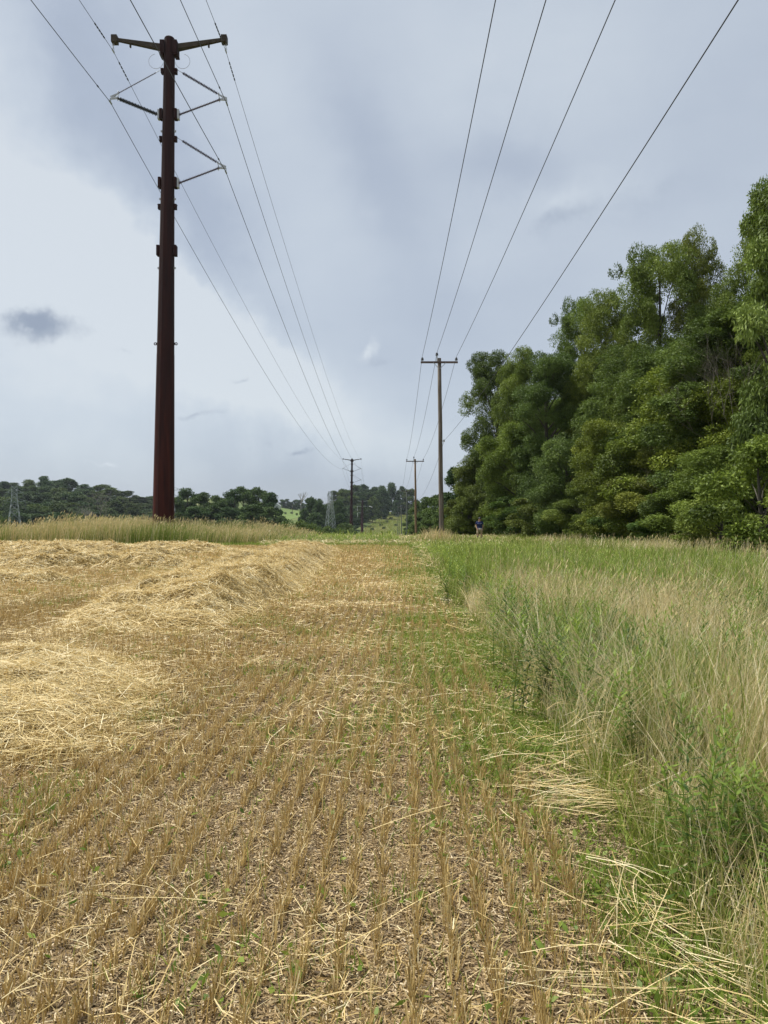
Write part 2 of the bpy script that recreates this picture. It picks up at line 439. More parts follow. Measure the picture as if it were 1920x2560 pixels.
# ================================================================== ground
def make_ground():
    ys = np.unique(np.concatenate([np.arange(-80, 62, 3.0), np.arange(60, 130, 3.0), np.arange(130, 520, 10.0), np.arange(520, 1000, 16.0), np.geomspace(1000, 3000, 14)]))
    s = np.linspace(-1, 1, 161)
    xs = np.sinh(s * 5.2) / np.sinh(5.2) * 3000
    X, Y = np.meshgrid(xs, ys)
    Z = terrain(X, Y)
    V = np.stack([X, Y, Z], -1)
    nx, ny = len(xs), len(ys)
    i = (np.arange(ny - 1)[:, None] * nx + np.arange(nx - 1)[None]).ravel()
    Q = np.stack([i, i + 1, i + nx + 1, i + nx], 1)
    me = new_mesh('ground', V, Q, None, True)
    m, t, b = M_('ground')
    N = t.nodes.new; L = t.links.new
    geo = N('ShaderNodeNewGeometry'); sp = N('ShaderNodeSeparateXYZ'); L(geo.outputs['Position'], sp.inputs[0])
    def noise(scale, detail=4, rough=0.55):
        n = N('ShaderNodeTexNoise'); L(geo.outputs['Position'], n.inputs['Vector']); n.inputs['Scale'].default_value = scale
        n.inputs['Detail'].default_value = detail; n.inputs['Roughness'].default_value = rough; return n.outputs[0]
    def mth(op, a, b_=None, c=None):
        n = N('ShaderNodeMath'); n.operation = op
        for k, v in enumerate((a, b_, c)):
            if v is None: continue
            if isinstance(v, (int, float)): n.inputs[k].default_value = v
            else: L(v, n.inputs[k])
        return n.outputs[0]
    def step(v, a, b_):
        n = N('ShaderNodeMapRange'); n.interpolation_type = 'SMOOTHSTEP'; L(v, n.inputs[0]); n.inputs[1].default_value = a; n.inputs[2].default_value = b_
        return n.outputs[0]
    def rampn(v, stops):
        r = N('ShaderNodeValToRGB'); L(v, r.inputs[0]); el_ = r.color_ramp.elements
        el_[0].position = stops[0][0]; el_[0].color = stops[0][1] + (1,); el_[1].position = stops[-1][0]; el_[1].color = stops[-1][1] + (1,)
        for p, c in stops[1:-1]:
            x = el_.new(p); x.color = c + (1,)
        return r.outputs[0]
    def mixc(f, a, b_):
        n = N('ShaderNodeMix'); n.data_type = 'RGBA'; L(f, n.inputs[0]); L(a, n.inputs[6]); L(b_, n.inputs[7]); return n.outputs[2]
    chaff = rampn(noise(85, 6, 0.75), [(0.33, (0.030, 0.022, 0.016)), (0.47, (0.165, 0.112, 0.060)), (0.57, (0.29, 0.205, 0.105)), (0.70, (0.40, 0.31, 0.19))])
    gold = rampn(noise(30, 6, 0.75), [(0.35, (0.13, 0.085, 0.04)), (0.5, (0.33, 0.22, 0.09)), (0.65, (0.47, 0.33, 0.145))])
    field = mixc(step(noise(0.7, 3), 0.38, 0.62), chaff, gold)
    under = rampn(noise(12, 6, 0.7), [(0.35, (0.030, 0.040, 0.014)), (0.5, (0.075, 0.085, 0.030)), (0.66, (0.17, 0.15, 0.065))])
    hill = rampn(noise(0.035, 6, 0.62), [(0.35, (0.060, 0.085, 0.026)), (0.48, (0.095, 0.125, 0.038)), (0.56, (0.135, 0.150, 0.052)), (0.66, (0.185, 0.170, 0.075))])
    lawn = rampn(noise(0.05, 4), [(0.3, (0.100, 0.150, 0.042)), (0.7, (0.145, 0.190, 0.060))])
    wob = mth('MULTIPLY_ADD', mth('SUBTRACT', noise(0.8, 3), 0.5), 0.9, sp.outputs[0])
    fx = step(wob, 1.35, 0.85)
    fy = step(mth('MULTIPLY_ADD', mth('SUBTRACT', noise(0.4, 3), 0.5), 3.0, sp.outputs[1]), 44.5, 42.5)
    c = mixc(mth('MULTIPLY', fx, fy), under, field)
    c = mixc(step(sp.outputs[1], 64, 110), c, hill)
    lf = mth('MULTIPLY', step(sp.outputs[1], 560, 600), mth('MULTIPLY', step(sp.outputs[0], -50, -70), step(sp.outputs[0], -138, -126)))
    c = mixc(lf, c, lawn)
    L(c, b.inputs['Base Color']); b.inputs['Roughness'].default_value = 0.95; b.inputs['Specular IOR Level'].default_value = 0.1
    bp = N('ShaderNodeBump'); bp.inputs['Strength'].default_value = 0.8; bp.inputs['Distance'].default_value = 0.03
    L(noise(45, 6, 0.7), bp.inputs['Height']); L(bp.outputs[0], b.inputs['Normal'])
    o = link('ground', me, m); tag(o, 'stubble field ground running on into meadow and distant hill', None, None, 'structure')
make_ground()

def scatter(n, z0, z1, xlo=None, xhi=None, pw=1.0):
    """random ground points inside the view wedge, uniform in area; bounds optional"""
    n = int(n * (1 + 0.8 / (0.55 * (z0 + z1) / 2)))
    out = []
    got = 0
    while got < n:
        Z = np.sqrt(rng.uniform(z0 ** 2, z1 ** 2, n)) if pw == 1.0 else rng.uniform(z0, z1, n)
        X = rng.uniform(-1, 1, n) * (0.55 * Z + 0.8)
        k = np.ones(n, bool)
        if xlo is not None: k &= X > (xlo(Z) if callable(xlo) else xlo)
        if xhi is not None: k &= X < (xhi(Z) if callable(xhi) else xhi)
        out.append(np.stack([X[k], Z[k]], 1)); got += k.sum()
        if len(out) > 60: break
    p = np.concatenate(out)[:n]
    return p
def P3(p, dz=0.0): return np.concatenate([p, (terrain(p[:, 0], p[:, 1]) + dz)[:, None]], 1)
EDGE = lambda Z: 1.28 + 0.012 * (Z - 6) + 0.22 * (vnoise(Z, Z * 0, 0.6, 5) - 0.5)

# ------------------------------------------------------------------ stubble
def stubble():
    S = Soup()
    ux, uy = 0.036, 1.0
    rows = np.arange(-30, 3.0, 0.134)
    def rowpts(z0, z1, per_m):
        P = []
        for r in rows:
            n = int((z1 - z0) * per_m)
            Z = rng.uniform(z0, z1, n)
            X = r + ux * Z + rng.normal(0, 0.0125, n) + 0.03 * (vnoise(Z, Z * 0 + r * 9, 0.9, 77) - 0.5) + np.where(rng.random(n) < 0.08, rng.normal(0, 0.05, n), 0)
            k = (np.abs(X) < 0.56 * Z + 0.9) & (X < EDGE(Z) - 0.25)
            g = vnoise(X * 1.0, Z, 9.0, 11) * 0.75 + vnoise(X, Z, 1.3, 12) * 0.45
            k &= g > rng.uniform(0.16, 0.66, n)
            P.append(np.stack([X[k], Z[k]], 1))
        return np.concatenate(P)
    p = rowpts(2.0, 8.0, 170); P = P3(p); n = len(p)
    D = unit(np.stack([rng.normal(0, 0.22, n), rng.normal(0, 0.22, n), np.ones(n)], 1))
    L = rng.uniform(0.025, 0.115, n) * (0.7 + 0.6 * vnoise(p[:, 0], p[:, 1], 2.0, 3))
    S.stubs(P, D, L, rng.uniform(0.0014, 0.0029, n), np.clip(rng.normal(0.60, 0.19, n), 0.05, 1))
    # papery sheaths and bent leaves in the tufts
    q = p[rng.random(n) < 0.5]; m = len(q)
    S.blades(P3(q), rng.uniform(0.04, 0.13, m), rng.uniform(0.003, 0.007, m), rng.normal(0, 0.035, (m, 2)), np.clip(rng.normal(0.5, 0.2, m), 0.05, 1), 2, 0.3)
    p = rowpts(8.0, 15.0, 95); P = P3(p); n = len(p)
    D = unit(np.stack([rng.normal(0, 0.16, n), rng.normal(0, 0.16, n), np.ones(n)], 1))
    S.stubs(P, D, rng.uniform(0.03, 0.12, n), rng.uniform(0.0025, 0.0042, n), np.clip(rng.normal(0.60, 0.17, n), 0.05, 1))
    p = rowpts(15.0, 28.0, 46); n = len(p)
    S.blades(P3(p), rng.uniform(0.04, 0.12, n), rng.uniform(0.010, 0.018, n), rng.normal(0, 0.03, (n, 2)), np.clip(rng.normal(0.60, 0.16, n), 0.05, 1), 1, 0.6)
    p = rowpts(28.0, 44.0, 14); n = len(p)
    S.blades(P3(p), rng.uniform(0.07, 0.16, n), rng.uniform(0.02, 0.035, n), rng.normal(0, 0.03, (n, 2)), np.clip(rng.normal(0.60, 0.16, n), 0.05, 1), 1, 0.6)
    o = link('stubble', S.mesh('stubble'), m_straw)
    tag(o, 'golden cut wheat stubble standing in long rows across the field', 'stubble', None, 'stuff')
stubble()

def litter():
    S = Soup()
    for z0, z1, n, l0, l1, w in ((2.0, 4.5, 70000, 0.006, 0.042, 0.0042), (4.5, 8.0, 70000, 0.010, 0.06, 0.006), (8.0, 15, 45000, 0.02, 0.07, 0.010), (15, 28, 30000, 0.04, 0.12, 0.018)):
        p = scatter(n, z0, z1, None, lambda Z: EDGE(Z) + 0.1); n = len(p)
        P = P3(p, 0.0); P[:, 2] += rng.uniform(0.002, 0.012, n)
        D = rng.normal(0, 1, (n, 3)); D[:, 2] *= 0.22; D = unit(D)
        S.sticks(P, D, rng.uniform(l0, l1, n), rng.uniform(0.5, 1.4, n) * w, np.clip(rng.beta(1.6, 1.8, n), 0, 1), None, 1)
    o = link('chaff', S.mesh('chaff'), m_chaff)
    tag(o, 'brown and pale chaff scattered over the soil between the rows', 'chaff', None, 'stuff')
litter()

def loose_straw():
    S = Soup()
    for z0, z1, n, w, l0, l1 in ((2.0, 5, 1250, 0.0030, 0.06, 0.30), (5, 10, 6000, 0.0042, 0.08, 0.40), (10, 20, 14000, 0.008, 0.12, 0.5), (20, 44, 16000, 0.018, 0.2, 0.6)):
        p = scatter(n * 2, z0, z1, None, lambda Z: EDGE(Z) + 0.15)
        # more towards the windrow and by the right verge
        dens = 0.22 + 1.0 * np.exp(-((p[:, 0] + 3.4) / 1.35) ** 2) * np.where(p[:, 1] > 9, 0.45, 1.0) + 0.18 * np.exp(-((p[:, 0] - 1.2) / 0.35) ** 2) + 0.6 * (vnoise(p[:, 0], p[:, 1], 0.9, 21) > 0.66)
        p = p[rng.random(len(p)) < dens]; n = len(p)
        P = P3(p); P[:, 2] += rng.uniform(0.01, 0.075, n)
        D = rng.normal(0, 1, (n, 3)); D[:, 0] *= 1.35; D[:, 2] *= 0.12; D = unit(D)
        Ln = rng.uniform(l0, l1, n) * rng.choice([0.4, 1.0], n, p=[0.6, 0.4])
        S.sticks(P, D, Ln, rng.uniform(0.6, 1.3, n) * w, np.clip(rng.normal(0.78, 0.15, n), 0, 1), rng.normal(0, 0.018, (n, 3)), 2)
    # extra long pale stalks near the camera
    for _ in range(15):
        z = random.uniform(2.2, 6.5); x = random.uniform(-0.5, 0.45) * z
        a = random.gauss(0.0, 0.45); d = np.array([[math.cos(a), math.sin(a), random.uniform(-0.03, 0.03)]])
        S.sticks(np.array([[x, z, random.uniform(0.05, 0.11)]]), d, np.array([random.uniform(0.3, 0.65)]), np.array([0.0036]), np.array([random.uniform(0.75, 1)]), np.array([[0, random.gauss(0, 0.03), random.gauss(0, 0.01)]]), 4)
    o = link('loose_straw', S.mesh('loose_straw'), m_straw)
    tag(o, 'pale loose straw stalks lying scattered over the stubble', 'loose straw', None, 'stuff')
loose_straw()

# ------------------------------------------------------------------ windrows
def windrow(label, x0, x1, z0, z1, h, n, w=0.006, along='y', seed=0, rag=0.35, Lr=(0.2, 0.5), diag=0.0, group='rows of raked straw in the field'):
    """mound of raked straw: x0..x1 wide, z0..z1 long; one mesh of a lumpy core and its stalks"""
    S = Soup()
    def H(x, y):
        cx = (x0 + x1) / 2 + diag * (y - (z0 + z1) / 2) if along == 'y' else (x0 + x1) / 2
        cy = (z0 + z1) / 2 + (diag * (x - cx) if along == 'x' else 0)
        hx = (x1 - x0) / 2 * (1 + rag * (vnoise(y, y * 0 + seed, 0.55, seed + 1) - 0.5) * (2 if along == 'y' else 0.4))
        hy = (z1 - z0) / 2 * (1 + rag * (vnoise(x, x * 0 + seed, 0.55, seed + 2) - 0.5) * (2 if along == 'x' else 0.4))
        u = np.abs(x - cx) / hx; v = np.abs(y - cy) / hy
        if along == 'y': prof = (1 - sm(u, 0.42, 1.0)) * (1 - sm(v, 0.72, 1.0))
        else: prof = (1 - sm(v, 0.35, 1.0)) * (1 - sm(u, 0.72, 1.0))
        lump = 0.62 + 0.45 * vnoise(x, y, 0.8, seed + 3) + 0.60 * (vnoise(x, y, 2.2, seed + 4) - 0.15) + 0.30 * (vnoise(x, y, 5.0, seed + 5) - 0.5)
        return h * prof * lump
    mx, my = 0.6, 0.6
    gx = np.arange(x0 - mx, x1 + mx, 0.12 if z0 < 20 else 0.25); gy = np.arange(z0 - my, z1 + my, 0.12 if z0 < 20 else 0.25)
    X, Y = np.meshgrid(gx, gy); hh = H(X, Y)
    Zg = terrain(X, Y) + hh - 0.02 - 0.04 * (hh < 0.02)
    nx, ny = len(gx), len(gy)
    i = (np.arange(ny - 1)[:, None] * nx + np.arange(nx - 1)[None]).ravel()
    keep = hh.ravel()[i] > 0.02
    i = i[keep]
    used, inv = np.unique(np.stack([i, i + 1, i + nx + 1, i + nx], 1), return_inverse=True)
    Vg = np.stack([X, Y, Zg], -1).reshape(-1, 3)[used]
    S.add(Vg, inv.reshape(-1, 4), np.full(len(Vg), 0.25))
    m = int(n * 2.2)
    x = rng.uniform(x0 - mx, x1 + mx, m); y = rng.uniform(z0 - my, z1 + my, m)
    hz = H(x, y)
    k = (hz > 0.015 * rng.random(m)) & (rng.random(m) < np.clip(0.02 + hz / (h * 0.28), 0, 1))
    x, y, hz = x[k][:n], y[k][:n], hz[k][:n]; m = len(x)
    e_ = 0.08
    gxx = (H(x + e_, y) - hz) / e_; gyy = (H(x, y + e_) - hz) / e_
    a = rng.uniform(0, np.pi, m)
    a = np.where(rng.random(m) < 0.6, rng.normal(0.1, 0.5, m), a)
    D = np.stack([np.cos(a), np.sin(a), np.zeros(m)], 1)
    D[:, 2] = D[:, 0] * gxx + D[:, 1] * gyy + rng.normal(0, 0.16, m)
    D = unit(D)
    P = np.stack([x, y, terrain(x, y) + hz + rng.uniform(-0.01, 0.035, m)], 1)
    Ln = rng.uniform(Lr[0], Lr[1], m)
    clump = vnoise(x, y, 3.5, seed + 9)
    S.sticks(P, D, Ln, rng.uniform(0.6, 1.4, m) * w, np.clip(rng.normal(0.62, 0.2, m) + 0.5 * (clump - 0.5), 0, 1), rng.normal(0, 0.03, (m, 3)) + np.array([0, 0, -0.012]), 2)
    # ends poking up
    q = rng.random(m) < 0.06; mq = q.sum()
    Dq = unit(rng.normal(0, 1, (mq, 3)) + np.array([0, 0, 0.7]))
    S.sticks(P[q] + Dq * 0.06, Dq, Ln[q] * 0.5, np.full(mq, w), np.clip(rng.normal(0.75, 0.15, mq), 0, 1), None, 1)
    o = link('straw_windrow', S.mesh('straw_windrow'), m_windrow)
    tag(o, label, 'straw row', group)
windrow('long raised golden straw windrow running from midfield towards the red pole', -5.3, -1.9, 9.3, 38, 0.41, 115000, 0.0075, 'y', 3, 0.28)
windrow('flattened straw heap at the left edge, nearest to the viewer', -7.2, -2.15, 4.6, 8.6, 0.15, 42000, 0.0052, 'y', 8, 0.35, (0.25, 0.6))
windrow('straw row crossing the left of the field, in front of the farthest straw row', -17.0, -6.3, 24.0, 26.8, 0.40, 36000, 0.013, 'x', 14, 0.6)
windrow('farthest straw row, lying just before the tall grass', -25.5, -6.6, 33.0, 39.5, 0.34, 42000, 0.018, 'x', 17, 0.6, (0.25, 0.6), diag=-0.12)
windrow('short low straw clump alone on the stubble at the left edge', -11.5, -8.0, 18.0, 19.6, 0.20, 9000, 0.010, 'x', 23, 0.5)

def bundle(label, segs, n, seed, w=0.0030):
    S = Soup()
    r = np.random.default_rng(seed)
    for (ax, ay, bx, by, hz, spread, k) in segs:
        a = np.array([ax, ay]); b = np.array([bx, by]); d = b - a; L0 = np.linalg.norm(d); d = d / L0; nn = np.array([-d[1], d[0]])
        c = a + d * (r.uniform(0.15, 0.85, k)[:, None] * L0) + nn * r.normal(0, spread, k)[:, None]
        ang = r.normal(0, 0.33, k)
        D = np.stack([d[0] * np.cos(ang) - d[1] * np.sin(ang), d[0] * np.sin(ang) + d[1] * np.cos(ang), r.normal(0, 0.08, k)], 1)
        P = np.stack([c[:, 0], c[:, 1], np.abs(r.normal(hz, hz * 0.5, k)) + 0.015], 1)
        S.sticks(P, unit(D), r.uniform(0.12, 0.62, k), r.uniform(0.6, 1.3, k) * w, np.clip(r.normal(0.80, 0.14, k), 0, 1), r.normal(0, 0.02, (k, 3)), 3)
    o = link('straw_bundle', S.mesh('straw_bundle'), m_straw)
    tag(o, label, 'straw bundle', 'flattened bundles of pale grass on the verge')
bundle('pale bundle of flattened stalks fanning to the bottom right corner', [(1.02, 3.15, 1.75, 2.25, 0.05, 0.13, 85), (0.95, 2.75, 1.35, 2.15, 0.05, 0.16, 50), (1.0, 3.25, 1.0, 2.8, 0.05, 0.05, 22), (0.4, 2.5, 1.5, 2.4, 0.04, 0.3, 60)], 0, 5)
bundle('bundle of pale stalks flattened beside the standing grass, above the corner bundle', [(0.75, 4.1, 1.5, 4.15, 0.07, 0.22, 150), (1.1, 4.3, 1.6, 4.9, 0.22, 0.10, 110), (1.15, 4.02, 1.5, 3.92, 0.10, 0.03, 60)], 0, 6)

# ------------------------------------------------------------------ green weeds in verge and field
def weeds():
    S = Soup()
    for z0, z1, n, sc in ((2.1, 6, 42000, 1.0), (6, 12, 52000, 1.4), (12, 24, 46000, 2.3), (24, 45, 22000, 4.0)):
        p = scatter(n, z0, z1, -4 if z1 < 13 else -9, lambda Z: EDGE(Z) + 0.35)
        x, y = p[:, 0], p[:, 1]
        verge = np.exp(-((x - 1.05) / (0.36 + 0.012 * y + 0.55 * vnoise(x, y, 0.45, 34))) ** 2)
        patch = (vnoise(x, y, 1.2, 31) > 0.70) * 0.30 + (vnoise(x, y, 3.0, 32) > 0.8) * 0.25
        end = sm(y, 30, 43) * sm(x, -6, -1)
        k = rng.random(len(p)) < (verge * (0.35 + 0.75 * (vnoise(x, y, 1.4, 33) > 0.42)) + patch * 0.6 + 0.02 + end * 0.4)
        p = p[k]; n = len(p)
        h = np.minimum(rng.uniform(0.03, 0.10, n) * (1 + 0.25 * sc), 0.22)
        S.blades(P3(p), h, rng.uniform(0.003, 0.006, n) * sc, rng.normal(0, 0.035, (n, 2)) * (1 + sc * 0.2), np.clip(rng.normal(0.6, 0.2, n), 0, 1), 2, 0.15)
        q = p[rng.random(n) < 0.35]; m = len(q)
        D = unit(np.stack([rng.normal(0, 1, m), rng.normal(0, 1, m), rng.uniform(0.1, 1.2, m)], 1))
        S.kites(P3(q, 0.03), D, rng.uniform(0.02, 0.06, m) * (0.8 + 0.2 * sc), rng.uniform(0.012, 0.026, m) * (0.8 + 0.2 * sc), np.clip(rng.normal(0.5, 0.2, m), 0, 1))
    o = link('green_weeds', S.mesh('green_weeds'), m_weed)
    tag(o, 'short bright green weeds growing along the mown verge and between stubble', 'weeds', None, 'stuff')
weeds()

# ------------------------------------------------------------------ meadow on the right and across the crest
def zone_green(x, y):
    """1 = green goldenrod growth, 0 = dry tan grass"""
    line = 9.4 + 4.0 * np.exp(-((x - 1.5) / 2.2) ** 2) - 0.15 * x
    g = sm(y, line - 1.2, line + 1.2)
    g = np.maximum(g, 0.95 * np.exp(-(((x - 1.55) / 0.45) ** 2 + ((y - 10.2) / 1.3) ** 2)))
    g = g * (1 - 0.75 * sm(vnoise(x, y, 0.16, 41), 0.62, 0.75) * sm(x, 6, 10))
    g = np.where(y < 9, 0.20 + 0.5 * (vnoise(x, y, 0.9, 42) > 0.60), g)
    return g
def meadow():
    S = Soup(); G = Soup()
    specs = ((2.3, 5, 14000, 0.85, 3), (5, 9, 36000, 1.05, 3), (9, 16, 46000, 1.8, 3), (16, 30, 44000, 3.4, 2), (30, 64, 48000, 7.0, 2))
    for z0, z1, n, sc, sg in specs:
        lim = (lambda Z: EDGE(Z)) if z1 < 40 else (lambda Z: np.where(Z > 44, -7.5, EDGE(Z)))
        p = scatter(n, z0, z1, lim, 17)
        x, y = p[:, 0], p[:, 1]; n = len(p)
        g = zone_green(x, y)
        cl = vnoise(x, y, 2.2, 71) * 0.6 + vnoise(x, y, 6.0, 72) * 0.5
        kk = rng.random(n) < np.clip((cl - 0.22) * 2.2, 0.12, 1) if z1 < 20 else np.ones(n, bool)
        p = p[kk]; x, y, g = x[kk], y[kk], g[kk]; n = len(p)
        g = np.clip(g + 0.9 * (vnoise(x, y, 1.1, 73) - 0.5), 0.03, 0.98) if z1 < 20 else g
        green = rng.random(n) < g
        dry = np.where(rng.random(n) < 0.55, rng.normal(0.93, 0.10, n), rng.normal(0.58, 0.12, n))
        tint = np.clip(np.where(green, rng.normal(0.30, 0.13, n), dry), 0, 1)
        edge = sm(x - EDGE(y), 0, 0.7) * 0.5 + 0.5
        Hh = rng.uniform(0.35, 1.0, n) * np.where(green, 0.82, 0.98) * edge * (0.75 + 0.5 * vnoise(x, y, 0.5, 44))
        Hh = Hh * np.where(x > 1, np.interp(y, [24, 40, 64], [1.0, 0.52, 0.44]) + 0.25 * sm(x, 8, 11) * sm(y, 24, 40), np.where(y > 40, 0.58, 1.0))
        far = np.where((y > 44) & (x < 1), 0.9, 1.0)
        tuft = np.exp(-(((x - 3.3) / 1.6) ** 2 + ((y - 47.5) / 2.5) ** 2))
        Hh = Hh * far + tuft * rng.uniform(0.2, 0.9, n)
        tint = np.where((rng.random(n) < tuft * 1.2), np.clip(rng.normal(0.75, 0.1, n), 0, 1), tint)
        ln = rng.normal(0, 0.13, (n, 2)) * (0.5 + Hh[:, None]); ln[:, 0] += 0.06
        ln += np.where(rng.random(n) < 0.07, 1, 0)[:, None] * rng.normal(0, 0.45, (n, 2))
        Wd = rng.uniform(0.0022, 0.0046, n) * sc * np.where(green, 1.6, 1.0) * np.where(rng.random(n) < 0.16, 2.3, 1.0)
        S.blades(P3(p), Hh, Wd, ln, tint, sg, 0.2)
        # seed heads on dry stems
        k = (~green) & (rng.random(n) < 0.40) & (Hh > 0.5)
        T = P3(p)[k] + np.stack([ln[k, 0], ln[k, 1], Hh[k]], 1); m = len(T)
        D = unit(np.stack([ln[k, 0] + rng.normal(0, 0.1, m), ln[k, 1], np.full(m, 0.5)], 1))
        S.kites(T - D * 0.03, D, rng.uniform(0.04, 0.09, m) * min(sc, 1.6), rng.uniform(0.005, 0.011, m) * sc ** 0.7, np.clip(rng.normal(0.63, 0.06, m), 0.5, 1))
        # low thatch
        q = p[rng.random(n) < 0.5]; q = q[q[:, 0] > EDGE(q[:, 1]) + 0.15] if z1 < 20 else q; m = len(q)
        P = P3(q); P[:, 2] += rng.uniform(0.02, 0.30, m)
        D = rng.normal(0, 1, (m, 3)); D[:, 2] *= 0.5
        S.sticks(P, unit(D), rng.uniform(0.15, 0.5, m), rng.uniform(0.003, 0.005, m) * sc, np.clip(rng.normal(0.72, 0.18, m), 0, 1), None, 1)
    # clumps of long pale stalks fanning and bowing over the rest
    cz = np.concatenate([rng.uniform(3.2, 8, 80), rng.uniform(8, 12, 60)]); cx = EDGE(cz) + rng.exponential(1.6, len(cz)) + 0.05
    k = cx < 0.55 * cz; cz, cx = cz[k], cx[k]
    ci = np.repeat(np.arange(len(cz)), 16); m = len(ci)
    P = P3(np.stack([cx[ci] + rng.normal(0, 0.06, m), cz[ci] + rng.normal(0, 0.06, m)], 1))
    cl_ = rng.normal(0, 0.22, (len(cz), 2))
    S.blades(P, rng.uniform(0.6, 1.0, m) * np.where(cz[ci] > 7, 0.82, 1.0), rng.uniform(0.003, 0.0052, m) * (0.8 + 0.05 * cz[ci]), cl_[ci] + rng.normal(0, 0.16, (m, 2)), np.clip(rng.normal(0.92, 0.09, m), 0.6, 1), 4, 0.3, 0.08)
    o = link('meadow_grass', S.mesh('meadow_grass'), m_meadow)
    tag(o, 'tall dry tan and green meadow grass standing right of the stubble', 'meadow grass', None, 'stuff')
    # leafy goldenrod growth
    for z0, z1, n, nl, sc in ((2.6, 6, 230, 60, 1.0), (6, 10, 800, 52, 1.2), (10, 18, 1900, 44, 1.6), (18, 32, 2300, 26, 2.4), (32, 60, 3600, 16, 4.2)):
        lim = (lambda Z: EDGE(Z) + 0.1) if z1 < 40 else (lambda Z: np.where(Z > 46, -7.0, EDGE(Z)))
        p = scatter(n, z0, z1, lim, 16)
        x, y = p[:, 0], p[:, 1]
        k = np.where(rng.random(len(p)) < np.clip(zone_green(x, y) * (0.5 + 0.9 * vnoise(x, y, 0.7, 47)), 0.20, 1))[0]
        p = p[k]; n = len(p)
        P = P3(p); Hh = rng.uniform(0.45, 0.85, n) * np.where(x[k] > 1, np.interp(y[k], [20, 40, 64], [1.0, 0.42, 0.34]), 0.65)
        ln = rng.normal(0, 0.06, (n, 2)); pt = rng.normal(0, 0.14, n)
        G.blades(P, Hh, np.full(n, 0.005 * sc), ln, np.clip(0.3 + pt, 0, 1), 2, 0.5)
        t = np.tile(np.linspace(0.25, 1.0, nl), n); pi = np.repeat(np.arange(n), nl)
        th = np.tile(np.arange(nl) * 2.4, n) + rng.uniform(0, 6.28, n)[pi] + rng.normal(0, 0.25, n * nl)
        B = P[pi] + np.stack([ln[pi, 0] * t ** 2, ln[pi, 1] * t ** 2, Hh[pi] * t], 1)
        upw = 0.05 + 1.1 * t ** 3 + rng.normal(0, 0.18, n * nl)
        D = unit(np.stack([np.cos(th), np.sin(th), upw], 1))
        Ln = (0.11 - 0.05 * t ** 2) * rng.uniform(0.75, 1.2, n * nl) * (0.75 + 0.25 * sc)
        up = np.stack([-np.cos(th) * upw, -np.sin(th) * upw, np.ones(n * nl)], 1) + rng.normal(0, 0.25, (n * nl, 3))
        G.kites(B, D, Ln, Ln * (0.17 if sc < 2 else 0.26), np.clip((0.08 if z1 < 12 else 0.28 if z1 < 20 else 0.40) + pt[pi] + 0.42 * t ** 3 + rng.normal(0, 0.12, n * nl), 0, 1), up)
    o = link('meadow_weeds', G.mesh('meadow_weeds'), m_weed)
    tag(o, 'dense leafy green weeds filling the meadow towards the trees', 'meadow weeds', None, 'stuff')
meadow()

def tall_band():
    S = Soup()
    n = 60000
    z = rng.uniform(44.5, 61, n); x = rng.uniform(-36, -5.2, n)
    end = 1 - sm(x, -9.5, -5.5)
    k = (rng.random(n) < 0.35 + 0.65 * end) & (z > 44.5 + 1.2 * vnoise(x, z * 0, 0.4, 51) + 2.5 * sm(x, -12, -6)) & (x > -0.56 * z)
    x, z = x[k], z[k]; n = len(x)
    p = np.stack([x, z], 1); P = P3(p)
    prof = np.interp(x, [-36, -26, -20, -14.5, -10, -7, -5], [1.0, 1.2, 1.85, 1.75, 1.5, 0.95, 0.55])
    H = prof * rng.uniform(0.62, 1.0, n) * (0.55 + 0.36 * vnoise(x, z, 0.45, 52) + 0.36 * vnoise(x, z, 1.6, 57))
    gr = vnoise(x, z, 0.35, 53) + 0.35 * np.exp(-((x + 12.5) / 3.5) ** 2) + 0.25 * np.exp(-((x + 27) / 5) ** 2)
    green = rng.random(n) < np.clip(gr * 1.25 - 0.15, 0.15, 0.9)
    tint = np.clip(np.where(green, rng.normal(0.16, 0.12, n), rng.normal(0.66, 0.17, n)), 0, 1)
    ln = rng.normal(0, 0.16, (n, 2)); ln[:, 0] += 0.28 * rng.random(n)
    H = np.where(green, H * 0.82, H)
    S.blades(P, H, rng.uniform(0.015, 0.035, n), ln, tint, 3, 0.25)
    k = (~green) & (rng.random(n) < 0.5); m = k.sum()
    T = P[k] + np.stack([ln[k, 0], ln[k, 1], H[k]], 1)
    D = unit(np.stack([0.35 + rng.normal(0, 0.25, m), rng.normal(0, 0.2, m), np.full(m, 0.8)], 1))
    S.kites(T - D * 0.06, D, rng.uniform(0.14, 0.26, m), rng.uniform(0.03, 0.05, m), np.clip(rng.normal(0.68, 0.09, m), 0.5, 1))
    o = link('tall_grass', S.mesh('tall_grass'), m_meadow)
    tag(o, 'tall tan grass belt with feathery heads beyond the straw rows, round the red pole', 'tall grass', None, 'stuff')
    G = Soup(); n = 14000
    z = rng.uniform(41.5, 47.5, n); x = rng.uniform(-27, 2.5, n)
    k = z > 42.2 + 1.8 * vnoise(x, z * 0, 0.3, 55); x, z = x[k], z[k]; n = len(x)
    G.blades(P3(np.stack([x, z], 1)), rng.uniform(0.08, 0.28, n), rng.uniform(0.02, 0.04, n), rng.normal(0, 0.08, (n, 2)), np.clip(rng.normal(0.68, 0.16, n), 0, 1), 2, 0.2)
    o = link('green_strip', G.mesh('green_strip'), m_weed)
    tag(o, 'strip of short green grass between the straw rows and the tall grass', 'grass', None, 'stuff')
tall_band()

